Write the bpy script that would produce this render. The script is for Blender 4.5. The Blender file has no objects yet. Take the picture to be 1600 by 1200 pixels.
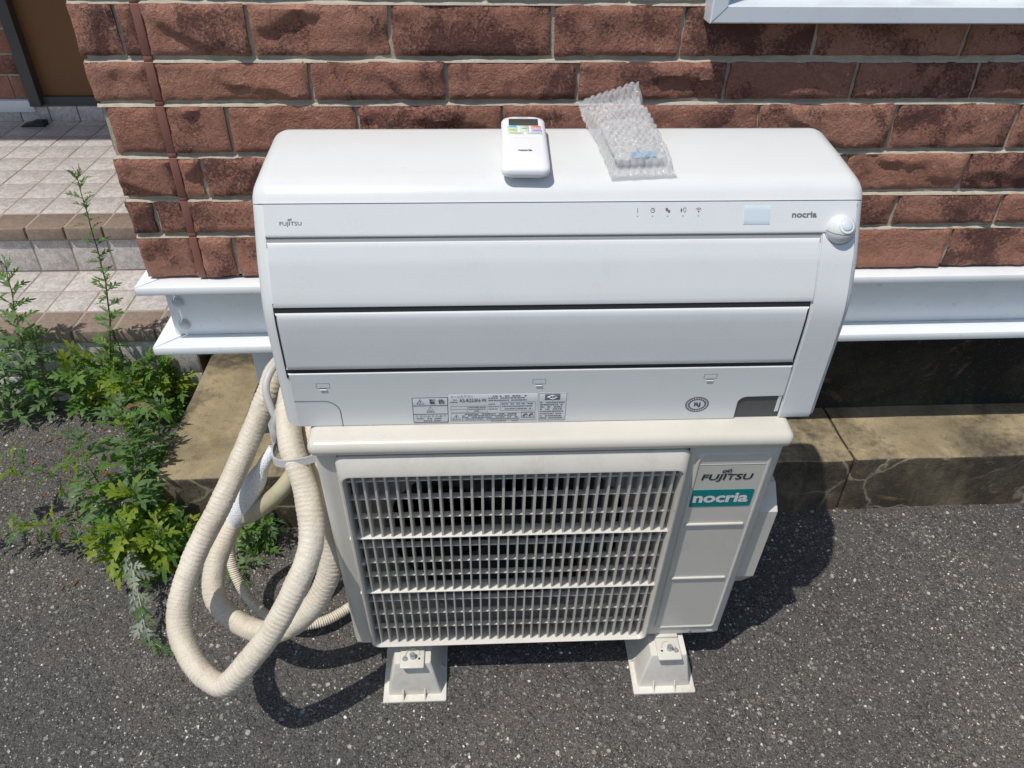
import bpy, bmesh, math, random
from mathutils import Vector, Matrix, noise
random.seed(7)
R = math.radians
scene = bpy.context.scene
COL = scene.collection

# ------------------------------------------------------------------ camera, sky, sun, exposure
# world frame = the house (z up, x along the wall, y into the wall); the drive slopes towards the camera
YAW, PITCH, ROLL = R(3.794), R(36.145), R(-0.942)
CAM = Vector((-0.113, -0.852, 1.283))
_f = Vector((math.sin(YAW) * math.cos(PITCH), math.cos(YAW) * math.cos(PITCH), -math.sin(PITCH)))
_r = Vector((math.cos(YAW), -math.sin(YAW), 0))
_d = _f.cross(_r)
_r2 = math.cos(ROLL) * _r + math.sin(ROLL) * _d
_d2 = -math.sin(ROLL) * _r + math.cos(ROLL) * _d
cam = bpy.data.cameras.new('camera')
cam.sensor_width = 36
cam.lens = 36 * 1202 / 1600
cam.clip_start = 0.02
cam.clip_end = 500
camo = bpy.data.objects.new('camera', cam)
camo.matrix_world = Matrix((
    (_r2.x, -_d2.x, -_f.x, CAM.x), (_r2.y, -_d2.y, -_f.y, CAM.y), (_r2.z, -_d2.z, -_f.z, CAM.z), (0, 0, 0, 1)))
COL.objects.link(camo)
scene.camera = camo

SUN = Vector((0.319, 0.274, -0.907)).normalized()
world = bpy.data.worlds.new('World')
scene.world = world
world.use_nodes = True
wn = world.node_tree.nodes
sky = wn.new('ShaderNodeTexSky')
sky.sky_type = 'NISHITA'
sky.sun_disc = False
sky.sun_elevation = math.asin(-SUN.z)
sky.sun_rotation = math.atan2(-SUN.x, -SUN.y) % (2 * math.pi)
world.node_tree.links.new(sky.outputs[0], wn['Background'].inputs[0])
wn['Background'].inputs[1].default_value = 0.092
sl = bpy.data.lights.new('sun', 'SUN')
sl.energy = 2.9
sl.angle = R(0.55)
sl.color = (1.0, 0.96, 0.90)
so = bpy.data.objects.new('sun', sl)
so.rotation_euler = SUN.to_track_quat('-Z', 'Y').to_euler()
so.location = (-3, -3, 8)
COL.objects.link(so)
vs = scene.view_settings
vs.view_transform = 'Standard'
vs.look = 'None'
vs.exposure = 0.28
vs.gamma = 1.0
vs.use_curve_mapping = False

# ------------------------------------------------------------------ frames
U = Matrix(((0.9999, 0.0120, -0.0030), (-0.0122, 0.9956, -0.0930), (0.0019, 0.0931, 0.9957)))   # drive frame -> house frame
U4 = U.to_4x4()
GN = U @ Vector((0, 0, 1))
def gz(x, y):                       # height of the sloping asphalt
    return -(GN.x * x + GN.y * y) / GN.z

# ------------------------------------------------------------------ helpers
class MB:
    def __init__(s):
        s.v = []; s.f = []; s.mi = []
    def add(s, v, f, m=0):
        n = len(s.v)
        s.v += [tuple(p) for p in v]
        s.f += [tuple(i + n for i in q) for q in f]
        s.mi += [m] * len(f)
        return s
    def box(s, x0, x1, y0, y1, z0, z1, m=0):
        v = [(x, y, z) for x in (x0, x1) for y in (y0, y1) for z in (z0, z1)]
        return s.add(v, [(0, 1, 3, 2), (4, 6, 7, 5), (0, 4, 5, 1), (2, 3, 7, 6), (0, 2, 6, 4), (1, 5, 7, 3)], m)
    def rbox(s, x0, x1, y0, y1, z0, z1, r=.003, seg=2, m=0, sel=None):
        bm = bmesh.new()
        bmesh.ops.create_cube(bm, size=1)
        for w in bm.verts:
            w.co = ((x0 + x1) / 2 + w.co.x * (x1 - x0), (y0 + y1) / 2 + w.co.y * (y1 - y0), (z0 + z1) / 2 + w.co.z * (z1 - z0))
        ed = [e for e in bm.edges if sel is None or sel(e)]
        bmesh.ops.bevel(bm, geom=ed, offset=r, segments=seg, profile=.5, affect='EDGES', clamp_overlap=True)
        s.addbm(bm, m)
        return s
    def addbm(s, bm, m=0):
        bm.verts.index_update()
        s.add([w.co[:] for w in bm.verts], [[w.index for w in q.verts] for q in bm.faces], m)
        bm.free()
    def prism(s, poly, a0, a1, axis='y', m=0):
        n = len(poly)
        def P(p, a):
            return {'x': (a, p[0], p[1]), 'y': (p[0], a, p[1]), 'z': (p[0], p[1], a)}[axis]
        v = [P(p, a0) for p in poly] + [P(p, a1) for p in poly]
        f = [tuple(range(n)), tuple(range(2 * n - 1, n - 1, -1))]
        f += [(i, n + i, n + (i + 1) % n, (i + 1) % n) for i in range(n)]
        return s.add(v, f, m)
    def tube(s, pts, rad, n=12, caps=True, m=0):
        pts = [Vector(p) for p in pts]
        rad = rad if callable(rad) else (lambda t, a, r=rad: r)
        up = None; L = 0; vv = []
        for i, p in enumerate(pts):
            t = (pts[min(i + 1, len(pts) - 1)] - pts[max(i - 1, 0)]).normalized()
            if up is None:
                up = t.orthogonal().normalized()
            up = (up - up.dot(t) * t).normalized()
            b = t.cross(up)
            if i: L += (p - pts[i - 1]).length
            for k in range(n):
                a = 2 * math.pi * k / n
                vv.append(p + (up * math.cos(a) + b * math.sin(a)) * rad(L, a))
        f = [(i * n + k, i * n + (k + 1) % n, (i + 1) * n + (k + 1) % n, (i + 1) * n + k) for i in range(len(pts) - 1) for k in range(n)]
        if caps:
            f += [tuple(range(n - 1, -1, -1)), tuple(range((len(pts) - 1) * n, len(pts) * n))]
        return s.add(vv, f, m)
    def lathe(s, prof, n=24, org=(0, 0, 0), axis=(0, 0, 1), m=0):
        q = Vector((0, 0, 1)).rotation_difference(Vector(axis)); o = Vector(org)
        vv = [o + q @ Vector((r * math.cos(2 * math.pi * k / n), r * math.sin(2 * math.pi * k / n), h)) for r, h in prof for k in range(n)]
        f = [(i * n + k, i * n + (k + 1) % n, (i + 1) * n + (k + 1) % n, (i + 1) * n + k) for i in range(len(prof) - 1) for k in range(n)]
        f += [tuple(range(n - 1, -1, -1)), tuple(range((len(prof) - 1) * n, len(prof) * n))]
        return s.add(vv, f, m)
    def loft(s, loops, closed=True, cap0=False, cap1=False, m=0):
        n = len(loops[0]); vv = [p for l in loops for p in l]
        f = [(i * n + k, i * n + (k + 1) % n, (i + 1) * n + (k + 1) % n, (i + 1) * n + k) for i in range(len(loops) - 1) for k in range(n if closed else n - 1)]
        if cap0: f.append(tuple(range(n - 1, -1, -1)))
        if cap1: f.append(tuple(range((len(loops) - 1) * n, len(loops) * n)))
        return s.add(vv, f, m)
    def mesh(s, name, mats, smooth=None, recalc=True):
        me = bpy.data.meshes.new(name)
        me.from_pydata(s.v, [], s.f)
        for k in (mats if isinstance(mats, (list, tuple)) else [mats]):
            me.materials.append(k)
        for p, k in zip(me.polygons, s.mi):
            p.material_index = k
        if recalc:
            bm = bmesh.new(); bm.from_mesh(me)
            bmesh.ops.recalc_face_normals(bm, faces=bm.faces)
            bm.to_mesh(me); bm.free()
        if smooth is not None:
            for p in me.polygons: p.use_smooth = True
            me.set_sharp_from_angle(angle=R(smooth))
        me.update()
        return me
    def build(s, name, mats, parent=None, smooth=None, off=(0, 0, 0), recalc=True):
        return link(name, s.mesh(name, mats, smooth, recalc), parent, off)

def link(name, me, parent=None, off=(0, 0, 0)):
    o = bpy.data.objects.new(name, me)
    COL.objects.link(o)
    o.parent = parent
    if parent is not None and 'base' in parent:
        b = parent['base']
        o.location = (off[0] - b[0], off[1] - b[1], off[2] - b[2])
    else:
        o.location = off
    return o

def tag(o, label=None, cat=None, group=None, kind=None):
    for k, v in (('label', label), ('category', cat), ('group', group), ('kind', kind)):
        if v: o[k] = v
    return o

def thing(name, label, cat, base, frame='world', group=None):
    o = bpy.data.objects.new(name, None)
    o.empty_display_size = .05
    COL.objects.link(o)
    if frame == 'drive':
        o.matrix_world = Matrix.Translation(U @ Vector(base)) @ U4
    else:
        o.location = base
    o['base'] = base
    return tag(o, label, cat, group)

def catmull(P, step):
    P = [Vector(p) for p in P]
    P = [2 * P[0] - P[1]] + P + [2 * P[-1] - P[-2]]
    out = []
    for i in range(1, len(P) - 2):
        a, b, c, d = P[i - 1:i + 3]
        n = max(2, int((c - b).length / step))
        for k in range(n):
            t = k / n
            out.append(.5 * (2 * b + (c - a) * t + (2 * a - 5 * b + 4 * c - d) * t * t + (3 * b - a - 3 * c + d) * t ** 3))
    out.append(P[-2])
    return out

# ------------------------------------------------------------------ materials
def mat(name, col=(.5, .5, .5), rough=.5, spec=.5, metal=0):
    m = bpy.data.materials.new(name)
    m.use_nodes = True
    b = m.node_tree.nodes['Principled BSDF']
    b.inputs['Base Color'].default_value = (*col, 1)
    b.inputs['Roughness'].default_value = rough
    b.inputs['Specular IOR Level'].default_value = spec
    b.inputs['Metallic'].default_value = metal
    return m
class NT:
    def __init__(s, m):
        s.t = m.node_tree; s.b = s.t.nodes['Principled BSDF']
    def n(s, typ, ins=None, **kw):
        nd = s.t.nodes.new('ShaderNode' + typ)
        for k, v in kw.items(): setattr(nd, k, v)
        for k, v in (ins or {}).items():
            if hasattr(v, 'is_output') or isinstance(v, bpy.types.NodeSocket): s.t.links.new(v, nd.inputs[k])
            else: nd.inputs[k].default_value = v
        return nd
    def coord(s, kind='Object', rnd=False):
        c = s.n('TexCoord').outputs[kind]
        if rnd:
            oi = s.n('ObjectInfo').outputs['Random']
            c = s.n('VectorMath', {0: c, 1: s.n('CombineXYZ', {0: s.n('Math', {0: oi, 1: 37.0}, operation='MULTIPLY').outputs[0], 1: s.n('Math', {0: oi, 1: 91.0}, operation='MULTIPLY').outputs[0]}).outputs[0]}, operation='ADD').outputs[0]
        return c
    def noise(s, c, scale, detail=4, rough=.55, dist=0):
        return s.n('TexNoise', {'Vector': c, 'Scale': scale, 'Detail': detail, 'Roughness': rough, 'Distortion': dist}).outputs['Fac']
    def ramp(s, fac, stops):
        nd = s.n('ValToRGB', {0: fac}); cr = nd.color_ramp
        while len(cr.elements) < len(stops): cr.elements.new(.5)
        for e, (p, c) in zip(cr.elements, stops):
            e.position = p; e.color = (*c, 1) if len(c) == 3 else c
        return nd.outputs[0]
    def g(s, fac, p0, p1):
        return s.n('MapRange', {0: fac, 1: p0, 2: p1, 3: 0.0, 4: 1.0}).outputs[0]
    def mix(s, fac, a, b, blend='MIX'):
        nd = s.n('Mix', data_type='RGBA', blend_type=blend)
        for k, v in ((0, fac), (6, a), (7, b)):
            if isinstance(v, bpy.types.NodeSocket): s.t.links.new(v, nd.inputs[k])
            elif isinstance(v, tuple): nd.inputs[k].default_value = (*v, 1)
            else: nd.inputs[k].default_value = v
        return nd.outputs[2]
    def math(s, op, a, b=0.0):
        return s.n('Math', {0: a, 1: b}, operation=op).outputs[0]
    def set(s, name, v):
        if isinstance(v, bpy.types.NodeSocket): s.t.links.new(v, s.b.inputs[name])
        else: s.b.inputs[name].default_value = v
    def bump(s, h, strength=.3, dist=.002):
        s.set('Normal', s.n('Bump', {'Strength': strength, 'Distance': dist, 'Height': h}).outputs[0])

def plastic(name, col, rough=.35, dirt=.06, dcol=(.35, .31, .25), dscale=9, orange=.0):
    m = mat(name, col, rough, .45); t = NT(m); c = t.coord()
    a = t.noise(c, dscale, 6, .6); b = t.noise(c, dscale * 9, 3, .7)
    f = t.math('MULTIPLY', t.math('MULTIPLY', t.g(a, .45, .8), t.g(b, .3, .75)), dirt * 4)
    t.set('Base Color', t.mix(f, col, dcol))
    t.set('Roughness', t.math('ADD', t.math('MULTIPLY', t.noise(c, 30, 4), .16), rough - .08))
    if orange: t.bump(t.noise(c, 900, 2), orange, .0004)
    return m

M = {}
M['abs'] = plastic('white_plastic', (.685, .70, .69), .31, .06, (.50, .47, .40), 12)
M['abs2'] = plastic('white_panel_plastic', (.685, .70, .70), .26, .06, (.50, .47, .40), 15)
M['gap'] = mat('dark_gap', (.02, .02, .022), .6)
M['notch'] = mat('painted_notch_shade', (.085, .085, .086), .7)
M['recess'] = mat('grey_recess', (.28, .28, .29), .6)
M['steel'] = plastic('beige_painted_steel', (.60, .575, .51), .38, .11, (.36, .31, .23), 7, .25)
M['lid'] = plastic('cream_painted_lid', (.60, .57, .50), .30, .10, (.42, .36, .26), 6, .15)
M['grille'] = plastic('grey_beige_grille_plastic', (.58, .55, .49), .42, .16, (.27, .23, .18), 14)
M['inner'] = plastic('galvanised_shroud', (.42, .41, .40), .5, .15, (.2, .18, .15), 10)
M['black'] = mat('black_interior', (.012, .013, .017), .55)
M['fan'] = mat('dark_fan_plastic', (.045, .052, .065), .35)
M['teal'] = plastic('teal_badge', (.0, .21, .215), .3, .02)
M['ink'] = mat('dark_print', (.035, .035, .04), .5)
M['greyink'] = mat('grey_print', (.16, .165, .18), .5)
M['silver'] = mat('silver_lettering', (.74, .75, .71), .35)
M['bolt'] = mat('zinc_bolt', (.55, .56, .58), .35, .5, .8)
M['boltp'] = plastic('grey_painted_bolt', (.55, .57, .58), .4, .15)
M['block'] = plastic('cream_block_plastic', (.66, .635, .57), .45, .2, (.33, .26, .16), 10)
M['label'] = mat('silver_label', (.64, .655, .68), .4)
M['display'] = mat('pale_blue_display', (.58, .66, .70), .2)
M['lcd'] = mat('dark_lcd', (.06, .065, .065), .15)
M['rem'] = mat('remote_plastic', (.80, .80, .83), .28)
M['cable'] = plastic('grey_cable_sheath', (.47, .47, .465), .45, .1)
M['foam'] = plastic('olive_foam_tube', (.44, .40, .26), .7, .2, (.2, .17, .1), 20)
M['crawl_shade'] = mat('painted_crawl_shade', (.03, .027, .023), .95)  # near-black colour painting the darkness of the crawlspace

def tape_mat():
    m = mat('cream_pipe_tape', (.72, .66, .545), .47); t = NT(m); c = t.coord()
    a = t.noise(c, 14, 5, .6); b = t.noise(c, 60, 4, .65)
    col = t.mix(t.g(a, .35, .7), (.68, .62, .51), (.57, .50, .39))
    col = t.mix(t.math('MULTIPLY', t.g(b, .55, .78), .55), col, (.40, .33, .23))
    t.set('Base Color', col)
    t.bump(t.math('ADD', t.noise(c, 150, 4, .6, 1.0), t.noise(c, 480, 3)), .55, .0018)
    return m
M['tape'] = tape_mat()
def sock_mat():
    m = mat('white_knit_bandage', (.82, .83, .84), .85); t = NT(m); c = t.coord()
    t.bump(t.n('TexVoronoi', {'Vector': c, 'Scale': 480.0}).outputs['Distance'], .7, .002)
    return m
M['sock'] = sock_mat()

def paint_mat(name, col):
    m = mat(name, col, .35); t = NT(m); c = t.coord()
    a = t.noise(c, 8, 6, .65); sp = t.noise(c, 45, 5, .7)
    x = t.mix(t.math('MULTIPLY', t.g(a, .5, .8), .35), col, tuple(k * .72 for k in col))
    x = t.mix(t.math('MULTIPLY', t.g(sp, .62, .75), .45), x, (.38, .37, .33))
    t.set('Base Color', x)
    return m
M['beam'] = paint_mat('white_painted_steel', (.78, .81, .82))
M['alu'] = paint_mat('pale_aluminium', (.66, .71, .75))

def brick_mat(name, base, alt, dark, cut):
    m = mat(name, base, .72, .35); t = NT(m); c = t.coord('Object', True)
    big = t.noise(c, 11, 2, .5, .8); fine = t.noise(c, 210, 4, .75, .4); mid = t.noise(c, 48, 6, .7, 1.2); grit = t.noise(c, 520, 3, .7)
    body = t.mix(t.g(mid, .38, .64), base, alt)
    rnd = t.n('ObjectInfo').outputs['Random']
    body = t.mix(rnd, body, t.mix(1.0, body, (.80, .76, .78), 'MULTIPLY'))
    patch = t.math('ADD', t.math('ADD', t.math('MULTIPLY', big, .52), t.math('MULTIPLY', fine, .46)), t.math('MULTIPLY', mid, .16))
    pf = t.g(patch, cut - .01, cut + .075)
    body = t.mix(t.math('MULTIPLY', pf, .92), body, dark)
    body = t.mix(t.math('MULTIPLY', t.g(t.noise(c, 62, 2, .5, 2.5), .70, .74), .75), body, (.56, .43, .33))
    body = t.mix(t.math('MULTIPLY', t.g(grit, .62, .70), .35), body, (.52, .30, .21))
    t.set('Base Color', body)
    warp = t.n('VectorMath', {0: c, 1: t.n('VectorMath', {0: t.n('TexNoise', {'Vector': c, 'Scale': 14.0, 'Detail': 4.0}).outputs['Color'], 3: .10}, operation='SCALE').outputs[0]}, operation='ADD').outputs[0]
    ridge = t.n('TexVoronoi', {'Vector': warp, 'Scale': 13.0}).outputs['Color']
    step = t.n('SeparateColor', {0: ridge}).outputs[0]
    h = t.math('ADD', t.math('MULTIPLY', mid, 1.1), t.math('MULTIPLY', fine, .8))
    h = t.math('ADD', h, t.math('MULTIPLY', step, .55))
    h = t.math('SUBTRACT', h, t.math('MULTIPLY', pf, .40))
    t.bump(h, 1.0, .0055)
    return m
M['brick'] = brick_mat('brown_brick', (.41, .190, .128), (.50, .255, .180), (.125, .053, .044), .595)
M['brickd'] = brick_mat('dark_mottled_brick', (.39, .178, .12), (.47, .235, .165), (.105, .044, .038), .545)
M['brickp'] = brick_mat('plain_brick', (.42, .19, .123), (.50, .25, .172), (.22, .095, .072), .665)
def mortar_mat():
    m = mat('grey_mortar', (.42, .40, .345), .9, .2); t = NT(m); c = t.coord()
    a = t.noise(c, 60, 5, .7)
    t.set('Base Color', t.mix(t.g(a, .3, .75), (.40, .36, .28), (.56, .50, .39)))
    t.bump(t.noise(c, 300, 4, .7), .6, .002)
    return m
M['mortar'] = mortar_mat()
M['sealant'] = plastic('brown_sealant', (.235, .10, .075), .6, .1, (.15, .06, .05), 20)

def brickwall_mat():           # rows far above the picture
    m = mat('brick_courses', (.37, .165, .105), .8); t = NT(m); c = t.coord()
    v = t.n('CombineXYZ', {0: t.n('SeparateXYZ', {0: c}).outputs[0], 1: t.n('SeparateXYZ', {0: c}).outputs[2]}).outputs[0]
    b = t.n('TexBrick', {'Vector': v, 'Scale': 1.0, 'Brick Width': .22, 'Row Height': .076, 'Mortar Size': .005, 'Color1': (.37, .165, .105, 1), 'Color2': (.2, .09, .06, 1), 'Mortar': (.42, .40, .345, 1)})
    t.set('Base Color', b.outputs[0])
    return m
M['courses'] = brickwall_mat()

def concrete_mat(name, lo, hi, stain, s0, s1, crack=True, cracks=(.42, .36, .26)):
    m = mat(name, hi, .85, .25); t = NT(m); c = t.coord()
    a = t.noise(c, 6, 7, .65, .4); b = t.noise(c, 55, 5, .7); d = t.noise(c, 3.2, 6, .6, .8); gr = t.noise(c, 420, 3, .6)
    col = t.mix(t.g(a, .35, .66), lo, hi)
    col = t.mix(t.math('MULTIPLY', t.g(b, .5, .75), .5), col, tuple(k * .55 for k in lo))
    col = t.mix(t.math('MULTIPLY', t.g(t.math('ADD', d, t.math('MULTIPLY', b, .22)), s0, s1), .85), col, stain)
    col = t.mix(t.math('MULTIPLY', t.g(gr, .66, .72), .6), col, (.5, .46, .38))
    ru = t.noise(c, 10, 4, .6, 1.5)
    col = t.mix(t.math('MULTIPLY', t.g(ru, .60, .72), .5), col, (.33, .19, .07))
    h = t.math('ADD', b, t.math('MULTIPLY', gr, .6))
    if crack:
        w = t.n('VectorMath', {0: c, 1: t.n('VectorMath', {0: t.n('TexNoise', {'Vector': c, 'Scale': 22.0, 'Detail': 4.0}).outputs['Color'], 3: .045}, operation='SCALE').outputs[0]}, operation='ADD').outputs[0]
        e = t.n('TexVoronoi', {'Vector': w, 'Scale': 7.0}, feature='DISTANCE_TO_EDGE').outputs['Distance']
        k = t.math('MULTIPLY', t.math('SUBTRACT', 1.0, t.g(e, .003, .03)), t.g(t.noise(c, 5, 3), .38, .56))
        col = t.mix(t.math('MULTIPLY', k, .85), col, cracks)
    if crack:
        sv = t.n('VectorMath', {0: c, 1: (34.0, 34.0, 3.0)}, operation='MULTIPLY').outputs[0]
        col = t.mix(t.math('MULTIPLY', t.g(t.noise(sv, 1.0, 5, .65), .48, .7), .6), col, (.035, .032, .026))
        col = t.mix(t.math('MULTIPLY', t.g(t.noise(c, 26, 5, .7, 1.0), .56, .68), .45), col, (.24, .20, .13))
    t.set('Base Color', col)
    t.bump(h, .8, .005)
    return m
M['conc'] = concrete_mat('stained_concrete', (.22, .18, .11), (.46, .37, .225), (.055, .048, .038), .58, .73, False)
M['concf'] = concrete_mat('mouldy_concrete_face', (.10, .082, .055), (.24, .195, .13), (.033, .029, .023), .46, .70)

M['mould_shade'] = concrete_mat('shade_dark_mouldy_concrete', (.030, .027, .023), (.075, .066, .052), (.015, .014, .013), .42, .62, False)  # black mould, darkened further to paint in the shade under the beam
def granite(name, a0, a1, sp, rough=.35):
    m = mat(name, a0, rough); t = NT(m); c = t.coord('Object', True)
    a = t.noise(c, 70, 5, .7, .5); b = t.noise(c, 230, 4, .7)
    col = t.mix(t.g(a, .40, .62), a0, a1)
    col = t.mix(t.math('MULTIPLY', t.g(b, .5, .66), .55), col, sp)
    t.set('Base Color', t.mix(t.math('MULTIPLY', t.n('ObjectInfo').outputs['Random'], .35), col, t.mix(1.0, col, (.8, .8, .82), 'MULTIPLY')))
    t.bump(b, .25, .001)
    return m
M['tile'] = granite('granite_tile', (.63, .585, .55), (.43, .40, .375), (.22, .20, .195))
M['nose'] = granite('brown_nosing_tile', (.30, .235, .19), (.24, .185, .145), (.14, .11, .09), .25)
M['grout'] = mat('brown_grout', (.32, .27, .22), .9)
M['door'] = plastic('brown_door', (.17, .075, .026), .5, .05, (.05, .025, .012), 12)
M['jamb'] = mat('dark_door_frame', (.06, .06, .062), .4)
M['rubber'] = mat('black_rubber', (.02, .021, .024), .5)
M['glass'] = mat('dark_window_glass', (.03, .035, .04), .05)

def asphalt_mat():
    m = mat('asphalt', (.05, .05, .05), .85, .35); t = NT(m); c = t.coord()
    w = t.n('VectorMath', {0: c, 1: t.n('VectorMath', {0: t.n('TexNoise', {'Vector': c, 'Scale': 160.0, 'Detail': 3.0}).outputs['Color'], 3: .006}, operation='SCALE').outputs[0]}, operation='ADD').outputs[0]
    def chips(scale, lo, hi):
        v = t.n('TexVoronoi', {'Vector': w, 'Scale': scale, 'Randomness': 1.0})
        r = t.n('SeparateColor', {0: v.outputs['Color']})
        return t.g(v.outputs['Distance'], hi, lo), r.outputs[0], r.outputs[1]
    base = t.mix(t.g(t.noise(c, 330, 4, .8), .36, .66), (.022, .021, .020), (.170, .160, .150))
    d1, r1, q1 = chips(78.0, .26, .40)
    d2, r2, q2 = chips(165.0, .27, .42)
    d3, r3, q3 = chips(330.0, .28, .44)
    c1 = t.ramp(r1, [(0, (.05, .049, .049)), (.45, (.11, .107, .103)), (.75, (.18, .177, .168)), (.93, (.27, .262, .245)), (1, (.5, .48, .43))])
    c2 = t.ramp(r2, [(0, (.035, .034, .034)), (.55, (.085, .080, .076)), (.85, (.17, .163, .15)), (1, (.52, .49, .44))])
    c3 = t.ramp(r3, [(0, (.03, .029, .029)), (.6, (.09, .085, .08)), (.88, (.24, .228, .205)), (1, (.66, .63, .56))])
    col = t.mix(t.math('MULTIPLY', d3, t.g(q3, .30, .35)), base, c3)
    col = t.mix(t.math('MULTIPLY', d2, t.g(q2, .40, .45)), col, c2)
    col = t.mix(t.math('MULTIPLY', d1, t.g(q1, .36, .40)), col, c1)
    big = t.noise(c, 1.7, 5, .6); big2 = t.noise(c, 5, 5, .65)
    col = t.mix(t.g(big, .42, .66), col, t.mix(1.0, col, (1.40, 1.34, 1.22), 'MULTIPLY'))
    col = t.mix(t.math('MULTIPLY', t.g(big2, .45, .7), .35), col, (.135, .115, .105))
    t.set('Base Color', col)
    t.set('Roughness', t.math('SUBTRACT', .9, t.math('MULTIPLY', d2, .2)))
    h = t.math('ADD', t.math('MULTIPLY', d1, .8), t.math('ADD', t.math('MULTIPLY', d2, .5), t.noise(c, 300, 4, .7)))
    t.bump(h, .9, .0045)
    return m
M['asphalt'] = asphalt_mat()
def chip_mat():
    m = mat('stone_chips', (.3, .3, .28), .6); t = NT(m)
    r = t.n('NewGeometry').outputs['Random Per Island']
    t.set('Base Color', t.ramp(r, [(0, (.07, .067, .063)), (.4, (.12, .118, .112)), (.66, (.18, .175, .165)), (.80, (.29, .28, .25)), (.90, (.50, .48, .43)), (1, (.76, .74, .68))]))
    return m
M['chips'] = chip_mat()

def leaf_mat(name, top, top2, under, trans):
    m = mat(name, top, .5, .35); t = NT(m); c = t.coord('Object', True)
    a = t.noise(c, 2.5, 3, .6)
    f = t.mix(t.g(a, .35, .65), top, top2)
    f = t.mix(t.n('ObjectInfo').outputs['Random'], f, t.mix(1.0, f, (.70, .80, .66), 'MULTIPLY'))
    col = t.mix(t.n('NewGeometry').outputs['Backfacing'], f, under)
    t.set('Base Color', col)
    tr = t.n('BsdfTranslucent', {'Color': t.mix(1.0, f, trans, 'MULTIPLY')})
    mx = t.n('MixShader', {0: .46, 1: t.b.outputs[0], 2: tr.outputs[0]})
    t.t.links.new(mx.outputs[0], t.t.nodes['Material Output'].inputs[0])
    return m
M['leafg'] = leaf_mat('grey_green_leaf', (.165, .26, .11), (.215, .31, .16), (.24, .29, .21), (1.1, 1.5, .5))
M['leafy'] = leaf_mat('yellow_green_leaf', (.24, .33, .04), (.32, .37, .05), (.24, .30, .13), (1.2, 1.4, .3))
M['leafd'] = leaf_mat('deep_green_leaf', (.13, .245, .06), (.19, .31, .08), (.19, .26, .15), (1.1, 1.5, .4))
M['leafw'] = leaf_mat('silver_underside_leaf', (.40, .43, .37), (.50, .52, .47), (.12, .17, .08), (.9, 1., .8))
M['dry'] = leaf_mat('dry_brown_leaf', (.24, .125, .055), (.33, .19, .10), (.26, .16, .09), (1.1, .9, .6))
M['stem'] = mat('green_brown_stem', (.12, .11, .05), .7)
M['stemw'] = mat('pale_stem', (.36, .34, .26), .7)
def bubble_mat():
    m = mat('bubble_film', (.9, .9, .9), .08); t = NT(m)
    t.b.inputs['Base Color'].default_value = (.86, .86, .86, 1)
    tr = t.n('BsdfTransparent', {'Color': (.93, .93, .93, 1)})
    mx = t.n('MixShader', {0: .34, 1: tr.outputs[0], 2: t.b.outputs[0]})
    t.t.links.new(mx.outputs[0], t.t.nodes['Material Output'].inputs[0])
    t.b.inputs['Specular IOR Level'].default_value = 1.0
    c = t.coord()
    t.bump(t.noise(c, 260, 4, .7, .8), .6, .003)
    return m
M['bubble'] = bubble_mat()

# ------------------------------------------------------------------ text
def text(name, s, parent, frame, width=None, height=None, m='ink', bold=0.0, shear=0.0, lift=.0004, label=None):
    """frame = (centre, right, up, normal) in the parent's working coordinates"""
    cu = bpy.data.curves.new('t', 'FONT')
    cu.body = s; cu.align_x = 'CENTER'; cu.align_y = 'CENTER'; cu.size = 1
    cu.offset = bold; cu.shear = shear; cu.resolution_u = 3; cu.extrude = 0
    to = bpy.data.objects.new('t', cu); COL.objects.link(to)
    dg = bpy.context.evaluated_depsgraph_get()
    me = bpy.data.meshes.new_from_object(to.evaluated_get(dg))
    bpy.data.objects.remove(to)
    me.name = name
    xs = [v.co.x for v in me.vertices]; ys = [v.co.y for v in me.vertices]
    cx, cy = (min(xs) + max(xs)) / 2, (min(ys) + max(ys)) / 2
    w0, h0 = max(xs) - min(xs), max(ys) - min(ys)
    sx = width / w0 if width else height / h0
    sy = height / h0 if height else sx
    o, r, u, n = [Vector(k) for k in frame]
    for v in me.vertices:
        v.co = o + r * ((v.co.x - cx) * sx) + u * ((v.co.y - cy) * sy) + n * lift
    me.materials.clear(); me.materials.append(M[m])
    return link(name, me, parent)

def emblem(name, parent, frame, w, h, m, r=.0006):        # the looped infinity mark over the lettering
    o, rr, u, n = [Vector(k) for k in frame]
    pts = []
    for i in range(41):
        a = 2 * math.pi * i / 40
        k = 1 / (1 + math.sin(a) ** 2)
        x, y = math.cos(a) * k, math.sin(a) * math.cos(a) * k * 2.2
        pts.append(o + rr * (x * w / 2) + u * ((y * .5 + x * .25) * h) + n * .0005)
    b = MB(); b.tube(pts, r, 6, False)
    return b.build(name, M[m], parent, 60)

# ================================================================== SETTING
b = MB()
ys = [-60, -3, 0, 4]; pts = []
for y in ys + [60]:
    for x in (-50, -3, 3, 50):
        pts.append((x, y, gz(x, min(y, 4)) if abs(x) < 10 else gz(0, min(y, 4))))
b.add(pts, [(r * 4 + c, r * 4 + c + 1, (r + 1) * 4 + c + 1, (r + 1) * 4 + c) for r in range(4) for c in range(3)])
tag(b.build('asphalt_ground', M['asphalt'], recalc=False), kind='structure')

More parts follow.
